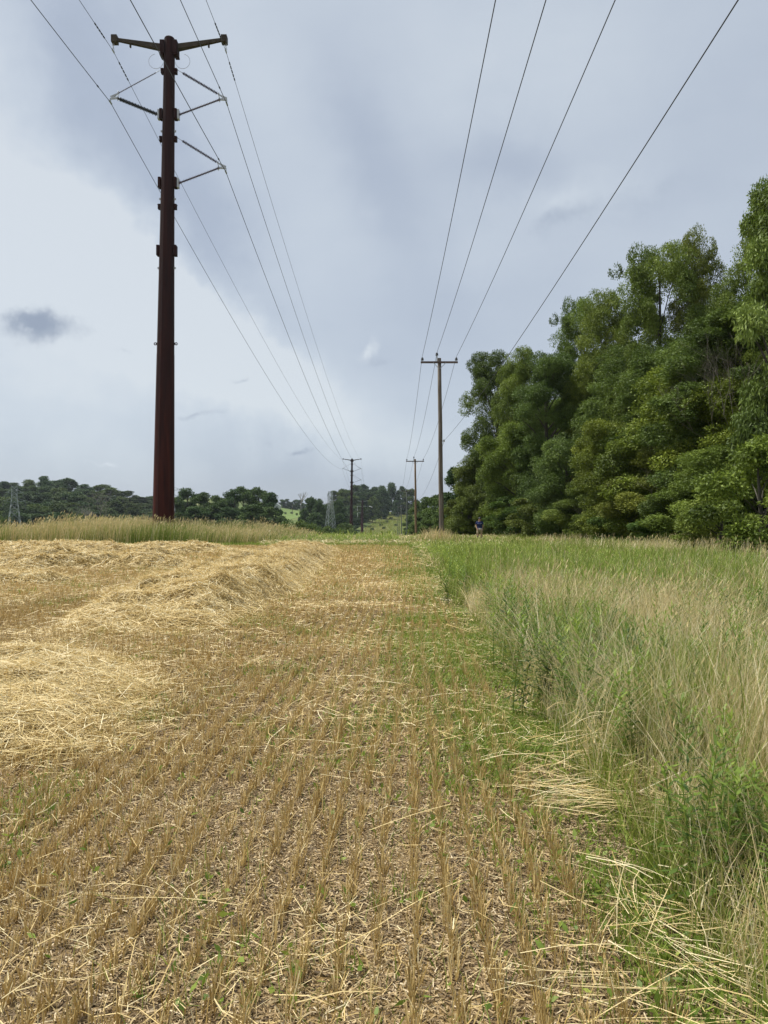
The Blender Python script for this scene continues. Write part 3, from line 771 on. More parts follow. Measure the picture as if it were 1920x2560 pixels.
def corridor_cover():
    S = Soup(); n = 26000
    z = rng.uniform(430, 760, n); xe = -14 + (z - 460) * 0.09
    x = xe + rng.uniform(-6, 46, n)
    z2 = rng.uniform(70, 430, 12000); x2 = rng.uniform(-0.4, 0.06, 12000) * z2
    x = np.concatenate([x, x2]); z = np.concatenate([z, z2]); n = len(x)
    S.blades(P3(np.stack([x, z], 1)), rng.uniform(0.4, 1.1, n), rng.uniform(0.15, 0.4, n), rng.normal(0, 0.3, (n, 2)), np.clip(rng.normal(0.42, 0.12, n) + 0.22 * (vnoise(x, z, 0.03, 61) - 0.5), 0, 1), 1, 0.4)
    o = link('hill_grass', S.mesh('hill_grass'), m_meadow)
    tag(o, 'rough green and tan growth on the cleared strip climbing the far hill', 'grass', None, 'stuff')
corridor_cover()

# ================================================================== weeds standing out near the camera
def goldenrod_mesh(h, nl, seed, stems=3, ll=0.11):
    S = Soup(); r = np.random.default_rng(seed)
    for sidx in range(stems):
        b = np.array([[r.normal(0, 0.05), r.normal(0, 0.05), 0.0]]); hh = h * r.uniform(0.75, 1.0); ln = r.normal(0, 0.08, (1, 2))
        S.blades(b, np.array([hh]), np.array([0.007]), ln, np.array([0.35]), 4, 0.5)
        t = np.linspace(0.15, 1.0, nl); th = np.arange(nl) * 2.4 + r.uniform(0, 6)
        B = b + np.stack([ln[0, 0] * t ** 2, ln[0, 1] * t ** 2, hh * t], 1)
        for part in range(2):
            upw = 0.15 + 0.9 * t ** 3 + r.normal(0, 0.1, nl) - part * 0.45
            D = unit(np.stack([np.cos(th), np.sin(th), upw], 1))
            Ln = (ll - 0.4 * ll * t ** 2) * r.uniform(0.85, 1.15, nl) * 0.55
            up = np.stack([-np.cos(th) * upw, -np.sin(th) * upw, np.ones(nl)], 1)
            if part == 0: D0 = D; L0 = Ln; Bp = B
            else: Bp = B + D0 * (L0 * 0.72)[:, None]
            S.kites(Bp, D, Ln * 1.05, np.full(nl, 0.019), np.clip(0.12 + 0.50 * t ** 4 + r.normal(0, 0.07, nl), 0, 1), up)
    return S.mesh('goldenrod_plant')
gmesh = [goldenrod_mesh(0.85, 46, 1), goldenrod_mesh(0.7, 40, 2, 4), goldenrod_mesh(0.55, 34, 3, 3, 0.13)]
for me in gmesh: me.materials.append(m_weed)
gspots = [  # px, py of base, variant, scale, label
    (1300, 1800, 0, 1.05, 'tall dark green leafy plant at the verge edge, right of the mown strip'),
    (1345, 1770, 1, 1.0, 'leafy plant close behind the tall one at the verge edge'),
    (1590, 2010, 0, 0.95, 'leafy green plant above the flattened stalk bundle'),
    (1640, 1985, 1, 1.05, 'bushy green plant in dry grass right of the stalk bundle'),
    (1700, 2020, 1, 0.9, 'plant with arching leaves among the tallest tan stems'),
    (1740, 2230, 2, 1.0, 'low bright green plant at the foot of the right-hand grass'),
    (1800, 2260, 0, 0.72, 'bright green leafy plant with upright tip near the right edge'),
    (1880, 2320, 0, 0.78, 'largest bright green plant, nearest on the right edge'),
    (1915, 2260, 1, 0.85, 'green plant cut by the right edge of the photo'),
    (1850, 2190, 1, 0.8, 'green plant behind the two nearest ones at the right edge'),
    (1250, 1690, 2, 1.2, 'small leafy plant on the verge above the mown weeds'),
    (1790, 2330, 2, 1.1, 'low leafy plant nearest the trampled corner at the lower right'),
    (1900, 2390, 1, 0.8, 'leafy plant lowest on the right edge of the photo'),
    (1830, 2110, 0, 0.85, 'upright green plant among dry stems, behind the right edge group'),
    (1540, 1930, 1, 0.9, 'green plant leaning over the upper stalk bundle, farther left than its neighbours'),
    (1460, 1850, 2, 1.2, 'short leafy plant at the meadow edge between verge and stalk bundle'),
    (1120, 1520, 1, 1.1, 'dark leafy clump on the meadow corner, farthest of the leafy plants'),
]
for px, py, v, s, lab in gspots:
    Z = CAMZ * F / (py - HZ); X = at(px, Z)
    o = bpy.data.objects.new('leafy_plant', gmesh[v]); C.objects.link(o)
    o.location = (X, Z, 0); o.rotation_euler = (0, 0, random.uniform(0, 6)); o.scale = (s, s, s)
    tag(o, lab, 'plant', 'leafy green plants along the meadow edge')

# ================================================================== trees
EXT = {}
def tree_meshes(seed, H, R, base, puffs, per, leaf, pr=(0.7, 1.3), shape='round', droop=0.0, asp=0.55, fill=0.32, aniso=1.0):
    """returns trunk MB mesh and crown mesh in metres, base at origin"""
    r = np.random.default_rng(seed)
    cz = (H + base) / 2; hz = (H - base) / 2
    n = puffs
    nb = max(12, n // 9)                       # boughs, each carrying about eleven leaf puffs
    ct = np.linspace(-0.93, 0.84, nb) + r.uniform(-0.06, 0.06, nb); ph = np.arange(nb) * 2.4 + r.uniform(-0.5, 0.5, nb)
    ct = np.clip(ct, -0.98, 0.98)
    rr = np.where(r.random(nb) < fill, r.uniform(0.3, 0.7, nb), r.uniform(0.80, 0.98, nb))
    if shape == 'round': wz = np.sqrt(np.clip(1 - np.abs(ct) ** 2.6, 0, 1))
    elif shape == 'cone': wz = np.clip(1 - ((ct + 1) / 2) ** 1.7, 0.1, 1)
    elif shape == 'column': wz = np.clip((1 - np.abs(ct) ** 5), 0.15, 1) ** 0.6
    else: wz = np.clip((1 - ((ct + 1) / 2) ** 3.0), 0.12, 1) * 0.9 + 0.1
    bR = R * r.uniform(0.24, 0.42, nb)
    Rm = np.maximum(R - bR * 0.95, 0.3)
    bc = np.stack([np.cos(ph) * wz * Rm * rr, np.sin(ph) * wz * Rm * rr, cz + ct * (hz - bR * 0.55)], 1)
    bi = np.concatenate([np.arange(nb), r.integers(0, nb, n - nb)]) if n > nb else np.arange(n)
    pd = unit(r.normal(0, 1, (n, 3)) + 0.7 * unit(bc - np.array([0, 0, cz]) + 1e-6)[bi] + np.array([0, 0, 0.35]))
    prad = r.uniform(pr[0], pr[1], n)
    pc = bc[bi] + pd * np.maximum(bR[bi] - prad * 0.35, 0.1)[:, None] * r.uniform(0.6, 1.0, n)[:, None] * np.array([1, 1, 0.8])
    btint = r.normal(0, 0.07, nb)[bi]
    pt = r.normal(0, 0.07, n) + btint
    pi = np.repeat(np.arange(n), per); N = n * per
    d = unit(r.normal(0, 1, (N, 3))); d[:, 2] = np.where(r.random(N) < 0.45, np.abs(d[:, 2]), d[:, 2])
    # small sprays inside each puff
    spray = r.integers(0, 14, N); sdir = unit(r.normal(0, 1, (n * 14, 3)))
    d = unit(d * 0.55 + sdir[pi * 14 + spray] * 0.9)
    rad_ = r.uniform(0.45, 1.08, N) ** 0.6
    P = pc[pi] + d * (prad[pi] * rad_)[:, None] * np.array([1.05, 1.05, 0.72])
    out = unit(pc - np.array([0, 0, cz]))[pi]
    D = unit(r.normal(0, 0.8, (N, 3)) + d * 0.5 + out * 0.3 + np.array([0, 0, -0.25 - droop]))
    up = unit(r.normal(0, 0.75, (N, 3)) + d * 0.7 + np.array([0, 0, 0.75]))
    keep = P[:, 2] > 0.15
    P, D, up, pii = P[keep], D[keep], up[keep], pi[keep]; N = len(P)
    Ln = r.uniform(0.7, 1.3, N) * leaf
    S = Soup(); tint = np.clip(0.50 + pt[pii] * 1.3 + r.normal(0, 0.10, N), 0, 1)
    global rng
    S.kites(P, D, Ln, Ln * asp, tint, up)
    crown = S.mesh('crown')
    allv = np.concatenate(S.V); EXT[crown.name] = (float(np.percentile(allv[:, 2], 99.8)), float(np.percentile(np.hypot(allv[:, 0], allv[:, 1]), 97)))
    T = MB()
    top = min(H * 0.86, H - 0.6)
    sway = [(0, 0, -0.1)]; rs = [0.018 * H + 0.03]
    for k in range(1, 7):
        f = k / 6
        sway.append((math.sin(seed + f * 3) * 0.03 * H * f, math.cos(seed * 1.7 + f * 2.3) * 0.03 * H * f, top * f)); rs.append((0.018 * H + 0.03) * (1 - 0.85 * f))
    T.tube(sway, rs, 8)
    idx = r.permutation(n)[:min(26, n)]
    for i in idx:
        q = Vector(pc[i]); f = max(0.12, min(0.9, (q.z - 0.25 * math.hypot(q.x, q.y)) / top * 0.8))
        k = f * 6; a = Vector(sway[int(k)]).lerp(Vector(sway[min(6, int(k) + 1)]), k - int(k))
        mid = a.lerp(q, 0.5) + Vector((0, 0, 0.06 * (q - a).length))
        r0 = (0.018 * H + 0.03) * (1 - 0.85 * f) * 0.5
        T.tube([a, mid, q], [r0, r0 * 0.6, 0.012], 5, False)
    tm = bpy.data.meshes.new('trunk'); tm.from_pydata(T.V, [], T.F); tm.update()
    return tm, crown
def place_tree(meshes, bark, leafm, name, label, cat, X, Y, s, rz, group, col, z=None):
    tm, cm = meshes
    if not tm.materials: tm.materials.append(bark)
    if not cm.materials: cm.materials.append(leafm)
    if z is None: z = float(terrain(X, Y))
    t = thing(name, label, cat, (X, Y, z), rz, group)
    t.scale = s if isinstance(s, tuple) else (s, s, s)
    a = link('trunk', tm, None, t); c = link('crown', cm, None, t)
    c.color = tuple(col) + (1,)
    return t
VA = tree_meshes(11, 18, 5.2, 0.5, 380, 440, 0.13, (0.55, 1.05))
VB = tree_meshes(12, 17, 4.3, 0.3, 340, 420, 0.13, (0.5, 1.0), 'column')
VC = tree_meshes(13, 18, 5.0, 0.4, 370, 420, 0.13, (0.5, 1.05), 'egg', 0.25)
VD = tree_meshes(14, 9, 3.3, 0.2, 250, 420, 0.105, (0.38, 0.75), 'egg', 0.15)
VE = tree_meshes(15, 4.5, 2.1, 0.0, 120, 300, 0.11, (0.28, 0.55), 'round')
VF = tree_meshes(16, 8, 3.0, 0.1, 240, 420, 0.10, (0.38, 0.75), 'round')
VG = tree_meshes(17, 15, 3.0, 1.5, 150, 300, 0.22, (0.5, 0.95), 'egg', 0.7, 0.32)
VH = tree_meshes(18, 4.2, 1.9, 0.0, 120, 200, 0.13, (0.28, 0.55), 'round', 0.2, 0.42)
G1 = (0.95, 1.02, 0.95); GD = (0.72, 0.84, 0.85); GY = (1.22, 1.16, 0.80); GM = (1.12, 1.08, 0.9); GL = (1.25, 1.22, 1.0); GS = (0.82, 0.94, 1.10)
WG = 'trees of the wood edge on the right'
wall = [ # mesh, nominal H, R, px, py_top, Z, width px half, colour, name, label
    (VB, 17, 4.3, 1238, 880, 74, 84, GD, 'dark bluish green tree at the far left end of the wood edge'),
    (VC, 18, 5.0, 1300, 872, 66, 84, GM, 'mid green tree directly right of the dark end tree of the wood edge'),
    (VB, 17, 4.3, 1375, 880, 58, 88, GS, 'dark tree with silvery leaf undersides in the middle left of the wood edge'),
    (VA, 18, 5.2, 1452, 745, 64, 80, G1, 'broad green tree rising to the first high shoulder of the wood'),
    (VC, 18, 5.0, 1520, 730, 56, 100, GM, 'green tree with yellowish tips left of the tallest middle tree'),
    (VA, 18, 5.2, 1645, 612, 48, 118, G1, 'tallest middle tree of the wood edge, broad with lobed top'),
    (VC, 18, 5.0, 1742, 588, 47, 85, GM, 'high tree whose crown juts beside the sky gap near the right edge'),
    (VA, 18, 5.2, 1925, 530, 36, 125, GM, 'huge yellow green tree filling the right edge of the photo'),
    (VG, 15, 3.0, 1935, 445, 31, 105, G1, 'tree with drooping narrow leaves at the very top right corner of the wood'),
    (VF, 8, 3.0, 1545, 1052, 43, 105, GY, 'bright yellow green small tree in front of the middle of the wood edge'),
    (VD, 9, 3.3, 1700, 905, 39, 165, GY, 'mid height yellow green tree in front of the tallest tree'),
    (VD, 9, 3.3, 1830, 935, 35, 160, GY, 'yellow green tree below the huge right edge tree'),
    (VF, 8, 3.0, 1420, 1095, 52, 95, GS, 'dark green small tree under the silvery tree'),
    (VF, 8, 3.0, 1290, 1060, 62, 90, GM, 'rounded green tree low in front of the left part of the wood edge'),
    (VD, 9, 3.3, 1195, 1130, 74, 75, G1, 'smaller green tree just above the standing person'),
    (VF, 8, 3.0, 1660, 1130, 38, 130, GM, 'dark leafy small tree with bare twigs near the wood foot'),
    (VD, 9, 3.3, 1780, 1120, 32, 140, G1, 'bushy green tree left of the pale leaved shrub'),
    (VF, 8, 3.0, 1470, 1210, 47, 90, G1, 'low bushy tree at the wood foot, below the bright yellow green tree'),
    (VE, 4.5, 2.1, 1350, 1230, 55, 70, GM, 'round shrub at the wood foot, third to the right of the person'),
    (VE, 4.5, 2.1, 1275, 1240, 60, 62, GD, 'dark shrub at the wood foot, second to the right of the person'),
    (VE, 4.5, 2.1, 1225, 1235, 66, 55, G1, 'shrub at the wood foot right behind the person'),
    (VE, 4.5, 2.1, 1580, 1262, 40, 85, GD, 'dark low shrub at the wood foot in the middle'),
    (VE, 4.5, 2.1, 1690, 1272, 35, 95, GD, 'dark low shrub before the black shaded gap of the wood'),
    (VH, 4.2, 1.9, 1905, 1085, 21.5, 150, GL, 'bright shrub with pale glossy leaves at the right edge, nearest of all'),
    (VH, 4.2, 1.9, 1800, 1235, 25, 95, GL, 'low pale leaved shrub left of the nearest bright shrub'),
    (VE, 4.5, 2.1, 1140, 1250, 80, 45, GM, 'shrub between the nearest wooden pole and the person'),
    (VE, 4.5, 2.1, 1172, 1262, 74, 40, GY, 'small yellow green shrub at the left shoulder of the person'),
]
for v, Hn, Rn, px, pyt, Z, hw, col, lab in wall:
    X, zt = at(px, Z, pyt)
    Hx, Rx = EXT[v[1].name]
    g = float(terrain(X, Z)); s = (zt - g) / Hx; sx = hw * (1.0 if px < 1330 else 1.1) / F * Z / Rx
    shrub = Hn < 6
    place_tree(v, m_bark, m_leaf, 'shrub' if shrub else 'broadleaf_tree', lab, 'shrub' if shrub else 'tree', X, Z, (sx, sx, s), random.uniform(0, 6.28), WG, tuple(c * random.uniform(0.92, 1.08) for c in col))
# second rank of the wood, seen through the gaps
for i in range(26):
    Z = 36 + i * 2.4; X = 17.0 + (i % 3) * 2.4 - max(0, (Z - 60)) * 0.10
    v, Hn = random.choice([(VA, 18), (VB, 17), (VC, 18)])
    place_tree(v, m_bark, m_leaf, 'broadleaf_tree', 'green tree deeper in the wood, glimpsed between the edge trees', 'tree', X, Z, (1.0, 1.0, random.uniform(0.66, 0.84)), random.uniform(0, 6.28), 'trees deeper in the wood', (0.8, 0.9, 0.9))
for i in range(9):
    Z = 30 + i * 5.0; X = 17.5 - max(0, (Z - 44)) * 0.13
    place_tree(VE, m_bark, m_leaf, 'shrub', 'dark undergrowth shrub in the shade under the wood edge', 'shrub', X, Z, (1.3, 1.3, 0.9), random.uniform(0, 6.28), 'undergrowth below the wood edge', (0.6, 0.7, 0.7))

# ---- far trees
FA = [tree_meshes(40 + i, 16, 5.5 + 0.5 * (i % 3), 0.3, 150, 120, 0.48, (0.9, 1.7), ['round', 'egg', 'cone', 'round', 'egg'][i]) for i in range(5)]
FM = [tree_meshes(50 + i, 17, 4.8, 0.6, 120, 150, 0.36, (0.8, 1.5), ['egg', 'cone', 'egg'][i], 0, 0.6, 0.35) for i in range(3)]
FB = [tree_meshes(60 + i, 5, 3.2, 0.0, 40, 90, 0.34, (0.6, 1.1), 'round') for i in range(2)]
def far(px, pyt, Z, hw, pool, Hn, Rn, col, lab, group, name='broadleaf_tree', cat='tree', minH=None):
    X, zt = at(px, Z, pyt); g = float(terrain(X, Z)); pick = random.choice(pool); Hx, Rx = EXT[pick[1].name]; s = max(0.3, (zt - g) / Hx)
    sx = hw * 1.05 / F * Z / Rx
    return place_tree(pick, m_bark, m_farleaf, name, lab, cat, X, Z, (sx, sx, s), random.uniform(0, 6.28), group, col)
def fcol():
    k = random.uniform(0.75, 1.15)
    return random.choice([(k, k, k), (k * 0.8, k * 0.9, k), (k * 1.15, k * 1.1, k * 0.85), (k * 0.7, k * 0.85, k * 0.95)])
skyl = lambda px: float(np.interp(px, [-60, 0, 60, 140, 240, 300, 345, 385, 440], [1215, 1212, 1200, 1196, 1210, 1226, 1238, 1245, 1250]))
for row, (Z, dy) in enumerate(((560, 0), (500, 16), (440, 34), (385, 52), (335, 70), (295, 84))):
    px = -70 + random.uniform(0, 20)
    while px < 425:
        t_ = skyl(px) + dy + random.uniform(-7, 7)
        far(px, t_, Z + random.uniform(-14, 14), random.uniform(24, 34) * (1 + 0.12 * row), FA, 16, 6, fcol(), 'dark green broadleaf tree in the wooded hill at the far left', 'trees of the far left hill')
        px += random.uniform(28, 40)
for px, pyt, Z, hw in ((190, 1283, 250, 24), (245, 1290, 240, 26), (10, 1290, 240, 22)):
    far(px, pyt, Z, hw, FB, 5, 3.2, (1.35, 1.3, 0.9), {190: 'yellow green bush low before the far left hill, left of the grey thicket', 245: 'green bush low before the far left hill, nearer to the red pole', 10: 'green bush beside the left lattice tower'}[px], None, 'bush', 'bush')
# middle left group
midL = [(470, 1222, 42), (505, 1232, 38), (548, 1240, 40), (585, 1224, 34), (612, 1218, 42), (650, 1220, 38), (678, 1232, 30), (440, 1250, 30), (530, 1262, 44), (575, 1268, 44), (630, 1262, 46), (672, 1268, 34), (490, 1268, 44), (452, 1282, 34), (705, 1290, 22)]
for i, (px, pyt, hw) in enumerate(midL):
    far(px, pyt, 262 - (16 if i > 7 else 0) + random.uniform(-8, 8), hw, FM, 17, 4.8, (1.05, 1.12, 1.0) if i % 3 else (0.85, 1.0, 1.05), 'leafy tree in the clump just right of the near red pole', 'trees right of the near red pole')
for row, (Z, dy) in enumerate(((430, 0), (380, 22))):
    px = 418
    while px < (690 if row else 668):
        far(px, 1258 + dy + random.uniform(-7, 7), Z + random.uniform(-10, 10), random.uniform(20, 28), FA, 16, 6, fcol(), 'dark tree filling in behind the clump right of the near red pole', 'trees behind the near red pole clump')
        px += random.uniform(24, 32)
# far tree line behind the lawn
px = 676
while px < 800:
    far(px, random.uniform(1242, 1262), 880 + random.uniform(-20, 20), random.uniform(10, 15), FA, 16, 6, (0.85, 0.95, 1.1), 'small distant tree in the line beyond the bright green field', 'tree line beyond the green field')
    px += random.uniform(9, 14)
for px, pyt, hw, Z in ((778, 1244, 26, 385), (800, 1252, 24, 372), (760, 1272, 20, 360), (846, 1250, 22, 395), (815, 1262, 24, 380), (790, 1282, 30, 350), (840, 1284, 26, 350)):
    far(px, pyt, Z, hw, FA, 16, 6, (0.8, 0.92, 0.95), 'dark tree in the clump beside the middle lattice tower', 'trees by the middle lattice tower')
# wood left of the cleared strip
sk2 = lambda px: float(np.interp(px, [830, 850, 880, 920, 950, 985, 1020, 1060], [1245, 1222, 1216, 1213, 1214, 1212, 1220, 1240]))
for row, (Z, dy, xr) in enumerate(((700, 0, 1050), (640, 12, 962), (590, 28, 940), (545, 46, 915), (505, 64, 892), (480, 82, 872))):
    px = 838 - row * 3 + random.uniform(0, 10)
    while px < xr:
        far(px, sk2(px) + dy + random.uniform(-5, 5), Z + random.uniform(-8, 8), random.uniform(18, 25), FA, 16, 6, fcol(), 'broadleaf tree in the wood left of the cleared strip on the far hill', 'trees left of the cleared strip')
        px += random.uniform(20, 28)
for px in (990, 1003, 1015, 1028, 1043, 1058):
    far(px, 1262 + random.uniform(-14, 6), 700 + random.uniform(-30, 30), 12, FA, 16, 6, fcol(), 'small tree on the crest at the head of the cleared strip', 'trees at the head of the strip')
# right of the cleared strip, running towards the wood edge
for px, pyt, Z, hw, lab in ((1030, 1268, 330, 20, 0), (1022, 1290, 300, 18, 0), (1046, 1255, 240, 26, 0), (1066, 1243, 190, 30, 0), (1052, 1285, 170, 30, 0), (1090, 1238, 150, 36, 0), (1080, 1278, 130, 34, 0), (1112, 1232, 125, 38, 0), (1128, 1262, 105, 36, 0), (1138, 1170, 96, 34, 1), (1160, 1210, 100, 36, 1), (1040, 1306, 150, 26, 0), (1068, 1302, 120, 30, 0), (1100, 1298, 105, 30, 0)):
    far(px, pyt, Z, hw, FM, 17, 4.8, (1.3, 1.3, 1.0) if not lab else (0.8, 0.95, 0.95), 'bushy tree behind the wooden poles, between strip and wood edge' if not lab else 'airy dark tree behind the nearest wooden pole, above the bushy ones', 'bushy trees behind the wooden poles' if not lab else 'airy trees behind the nearest wooden pole')
# bushes in the dip
for i, (px, pyt, Z, hw) in enumerate(((700, 1312, 150, 34), (735, 1300, 145, 40), (770, 1308, 150, 34), (805, 1315, 160, 30), (845, 1320, 170, 30), (860, 1308, 300, 26), (660, 1322, 140, 26), (880, 1326, 180, 16))):
    far(px, pyt, Z, hw, FB, 5, 3.2, (1.45, 1.4, 1.05), 'olive green bush in the hollow before the green field', 'bushes in the hollow', 'bush', 'bush')
for k, (px, Z) in enumerate(((978, 640), (952, 560), (967, 600), (930, 520), (990, 560), (960, 530))):
    X = at(px, Z); far(px, HZ - (float(terrain(X, Z)) + 2.0 - CAMZ) / Z * F, Z, 5, FB, 5, 3.2, (1.0, 1.0, 0.9), 'low shrub dotted on the cleared strip', 'shrubs on the cleared strip', 'shrub', 'shrub')
for k, (px, Z) in enumerate(((713, 700), (729, 705), (742, 640))):
    X = at(px, Z); far(px, HZ - (float(terrain(X, Z)) + 2.0 - CAMZ) / Z * F, Z, 4, FB, 5, 3.2, (0.8, 0.9, 0.8), 'small round bush standing in the bright green field', 'bushes in the green field', 'bush', 'bush')

# ---- bare trees
def bare_tree(X, Y, H, seed, label, spread=0.5, depth=5, r0=None):
    r = random.Random(seed); T = MB()
    def grow(p, d, L, R, n):
        q = p + d * L
        T.tube([p, p.lerp(q, 0.5) + Vector((r.gauss(0, .04), r.gauss(0, .04), 0)) * L, q], [R, R * 0.85, R * 0.7], 5, False)
        if n == 0: return
        for _ in range(3 if n > 2 else 2):
            nd = (d + Vector((r.gauss(0, spread), r.gauss(0, spread), r.gauss(0.12, 0.25)))).normalized()
            grow(q, nd, L * r.uniform(0.6, 0.85), R * 0.62, n - 1)
    grow(Vector((0, 0, -0.2)), Vector((0, 0, 1)), H * 0.30, r0 or H * 0.022, depth)
    t = thing('bare_tree', label, 'dead tree', (X, Y, float(terrain(X, Y))))
    T.build('branches', m_deadbark, t)
bare_tree(at(262, 282), 282, 19, 5, 'leafless grey thicket like tree low on the far left hill', 0.5, 6, 0.22)
bare_tree(at(232, 290), 290, 15, 6, 'smaller leafless grey tree left of the grey thicket on the hill', 0.5, 6, 0.2)
bare_tree(at(752, 830), 830, 24, 8, 'stark bare tree above the tree line beyond the green field', 0.4, 4, 0.7)
bare_tree(at(806, 395), 395, 21, 9, 'bare pale branches rising just left of the middle lattice tower', 0.3, 6, 0.2)
bare_tree(at(1840, 34), 34, 10.5, 12, 'bare grey branches showing in the yellow green foliage near the right edge', 0.4, 6, 0.045)
bare_tree(at(1635, 37.0), 37.0, 5.5, 13, 'dead twisted twigs low at the wood foot', 0.6, 5, 0.035)

# ================================================================== steel monopoles
def insulator(name, a, b, rc, rs, pitch, mat, parent, cap=0.10):
    a = Vector(a); b = Vector(b); L = (b - a).length; d = (b - a) / L
    pts = [a, a + d * cap]; rr = [rc * 1.5, rc * 1.5]
    s = cap; k = 0
    while s < L - cap - pitch:
        rk = rs * (1.0 if k % 2 == 0 else 0.86)
        pts += [a + d * s, a + d * (s + pitch * 0.38), a + d * (s + pitch * 0.5), a + d * (s + pitch * 0.62)]
        rr += [rc, rc, rk, rc]
        s += pitch; k += 1
    pts += [b - d * cap, b]; rr += [rc * 1.5, rc * 1.5]
    return MB().tube(pts, rr, 8).build(name, mat, parent)
TH = 37.7
def shaft_c(z): return 0.0128 * z
def shaft_r(z): return float(np.interp(z, [0, 12, 24, 36, TH], [0.80, 0.655, 0.515, 0.405, 0.39]))
def monopole(label, loc):
    t = thing('steel_power_pole', label, 'power pole', loc, 0, 'dark red steel power poles')
    zs = [-0.6, 0, 6, 12, 13.99, 14.0, 18, 24, 26.0, 26.01, 30, 36, TH]
    rr = [shaft_r(z) + (0.018 if z < 14 else 0) + (0.01 if 14 <= z <= 26 else 0) for z in zs]
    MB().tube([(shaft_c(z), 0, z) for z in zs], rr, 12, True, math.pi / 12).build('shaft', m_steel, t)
    cx = shaft_c(TH)
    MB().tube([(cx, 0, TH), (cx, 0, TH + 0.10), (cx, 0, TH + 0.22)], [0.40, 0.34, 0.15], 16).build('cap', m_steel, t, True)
    for s in (-1, 1):
        m = MB()
        m.beam((cx + s * 0.36, 0, 37.05), (cx + s * 3.95, 0, 37.68), 0.38, 0.20, 0.44, 0.22)
        m.box((cx + s * 2.95, 0, 37.24), (0.12, 0.16, 0.28))
        arm = m.build('arm', m_steel_arm, t, False, 0.02)
        MB().box((cx + s * 4.12, 0, 37.68), (0.44, 0.52, 0.54)).build('arm_end_box', m_steel_arm, arm, False, 0.02)
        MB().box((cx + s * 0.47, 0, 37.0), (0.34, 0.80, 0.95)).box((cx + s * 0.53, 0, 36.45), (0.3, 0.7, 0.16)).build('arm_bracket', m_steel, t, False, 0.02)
        h = MB(); ex = cx + s * 4.24
        h.ring((ex, 0, 37.30), 0.07, 0.018, 'Y', 12).ring((ex, 0, 37.13), 0.07, 0.018, 'X', 12).ring((ex, 0, 36.97), 0.07, 0.018, 'Y', 12)
        h.box((ex, 0, 36.84), (0.07, 0.42, 0.12))
        h.build('shield_wire_hanger', m_galv, t)
        MB().ring((cx + s * (0.98 if s > 0 else 1.02), 0.0, 36.06), 0.55, 0.014, 'Y', 28, *( (math.pi * 0.42, -math.pi * 0.98) if s > 0 else (math.pi * 0.55, math.pi * 1.95))).build('ground_wire_loop', m_galv, t)
    # insulator bracing: (side, z of upper bracket, z of lower bracket, tip z, dark lower?)
    for s, zu, zl, zt, used in ((-1, 35.3, 32.05, 33.35, 1), (1, 35.3, 32.05, 33.25, 1), (1, 30.2, 26.9, 28.1, 1), (-1, 30.2, 26.9, 0, 0), (-1, 25.1, 21.8, 0, 0), (1, 25.1, 21.8, 0, 0)):
        cu, cl = shaft_c(zu), shaft_c(zl); ru, rl = shaft_r(zu), shaft_r(zl)
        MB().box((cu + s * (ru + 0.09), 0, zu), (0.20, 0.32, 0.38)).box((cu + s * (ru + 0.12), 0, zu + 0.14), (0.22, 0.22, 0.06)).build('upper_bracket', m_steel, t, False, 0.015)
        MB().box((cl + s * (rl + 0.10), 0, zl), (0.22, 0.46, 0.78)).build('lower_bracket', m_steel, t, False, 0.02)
        if used:
            MB().box((cl + s * (rl + 0.30), 0, zl - 0.02), (0.13, 0.36, 0.72)).box((cl + s * (rl + 0.25), 0, zl + 0.30), (0.08, 0.2, 0.1)).build('insulator_base_plate', m_galv, t, False, 0.015)
            tip = Vector((cl + s * 4.28, 0, zt))
            lo = insulator('post_insulator', (cl + s * (rl + 0.36), 0, zl), (tip.x - s * 0.42, 0, zt - 0.06), 0.06, 0.165 if s < 0 else 0.15, 0.12, m_ins_dark if s < 0 else m_ins_grey, t)
            a = Vector((cu + s * (ru + 0.2), 0, zu + 0.12)); b = Vector((tip.x - s * 0.5, 0, zt + 0.32)); d = (b - a).normalized()
            up = insulator('brace_insulator', a + d * 0.45, b, 0.03, 0.095 if s < 0 else 0.12, 0.11, m_ins_grey, t, 0.06)
            MB().tube([a, a + d * 0.47], 0.018, 6).build('link_rod', m_galv, up)
            MB().ring(b, 0.14, 0.02, 'X', 16).build('corona_ring', m_galv, up)
            MB().ring((tip.x - s * 0.46, 0, zt - 0.06), 0.17, 0.022, 'X', 16).build('corona_ring', m_galv, lo)
            y = MB(); y.beam(b, tip + Vector((s * 0.06, 0, -0.02)), 0.05, 0.10, 0.06, 0.22).beam(tip + Vector((-s * 0.45, 0, -0.06)), tip + Vector((s * 0.05, 0, -0.04)), 0.06, 0.10, 0.12, 0.20)
            y.box(tip + Vector((s * 0.10, 0, -0.20)), (0.06, 0.10, 0.28)).box(tip + Vector((s * 0.10, 0, -0.36)), (0.09, 0.50, 0.10))
            y.build('conductor_clamp', m_galv, t)
    for z in (30.8, 25.7, 20.5):
        for s in (-1, 1):
            MB().box((shaft_c(z) + s * (shaft_r(z) + 0.04), 0, z), (0.16, 0.10, 0.13)).build('stud', m_galv, t)
    for s in (-1, 1):
        z = 14.8; x = shaft_c(z) + s * (shaft_r(z) + 0.16)
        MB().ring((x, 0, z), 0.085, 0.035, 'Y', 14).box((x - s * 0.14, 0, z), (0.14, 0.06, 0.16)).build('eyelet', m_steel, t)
    return t
T1 = Vector((at(408, 56), 56, 0.0))
T2 = Vector((at(877.5, 342), 342, -8.4))
t1 = monopole('tall dark red steel pole with two top arms at the left, nearest pole', T1)
t2 = copy_tree(t1); t2.location = T2; t2.rotation_euler = (0, 0, 0)
t2['label'] = 'slender red steel pole in the distance, right of the middle lattice tower'
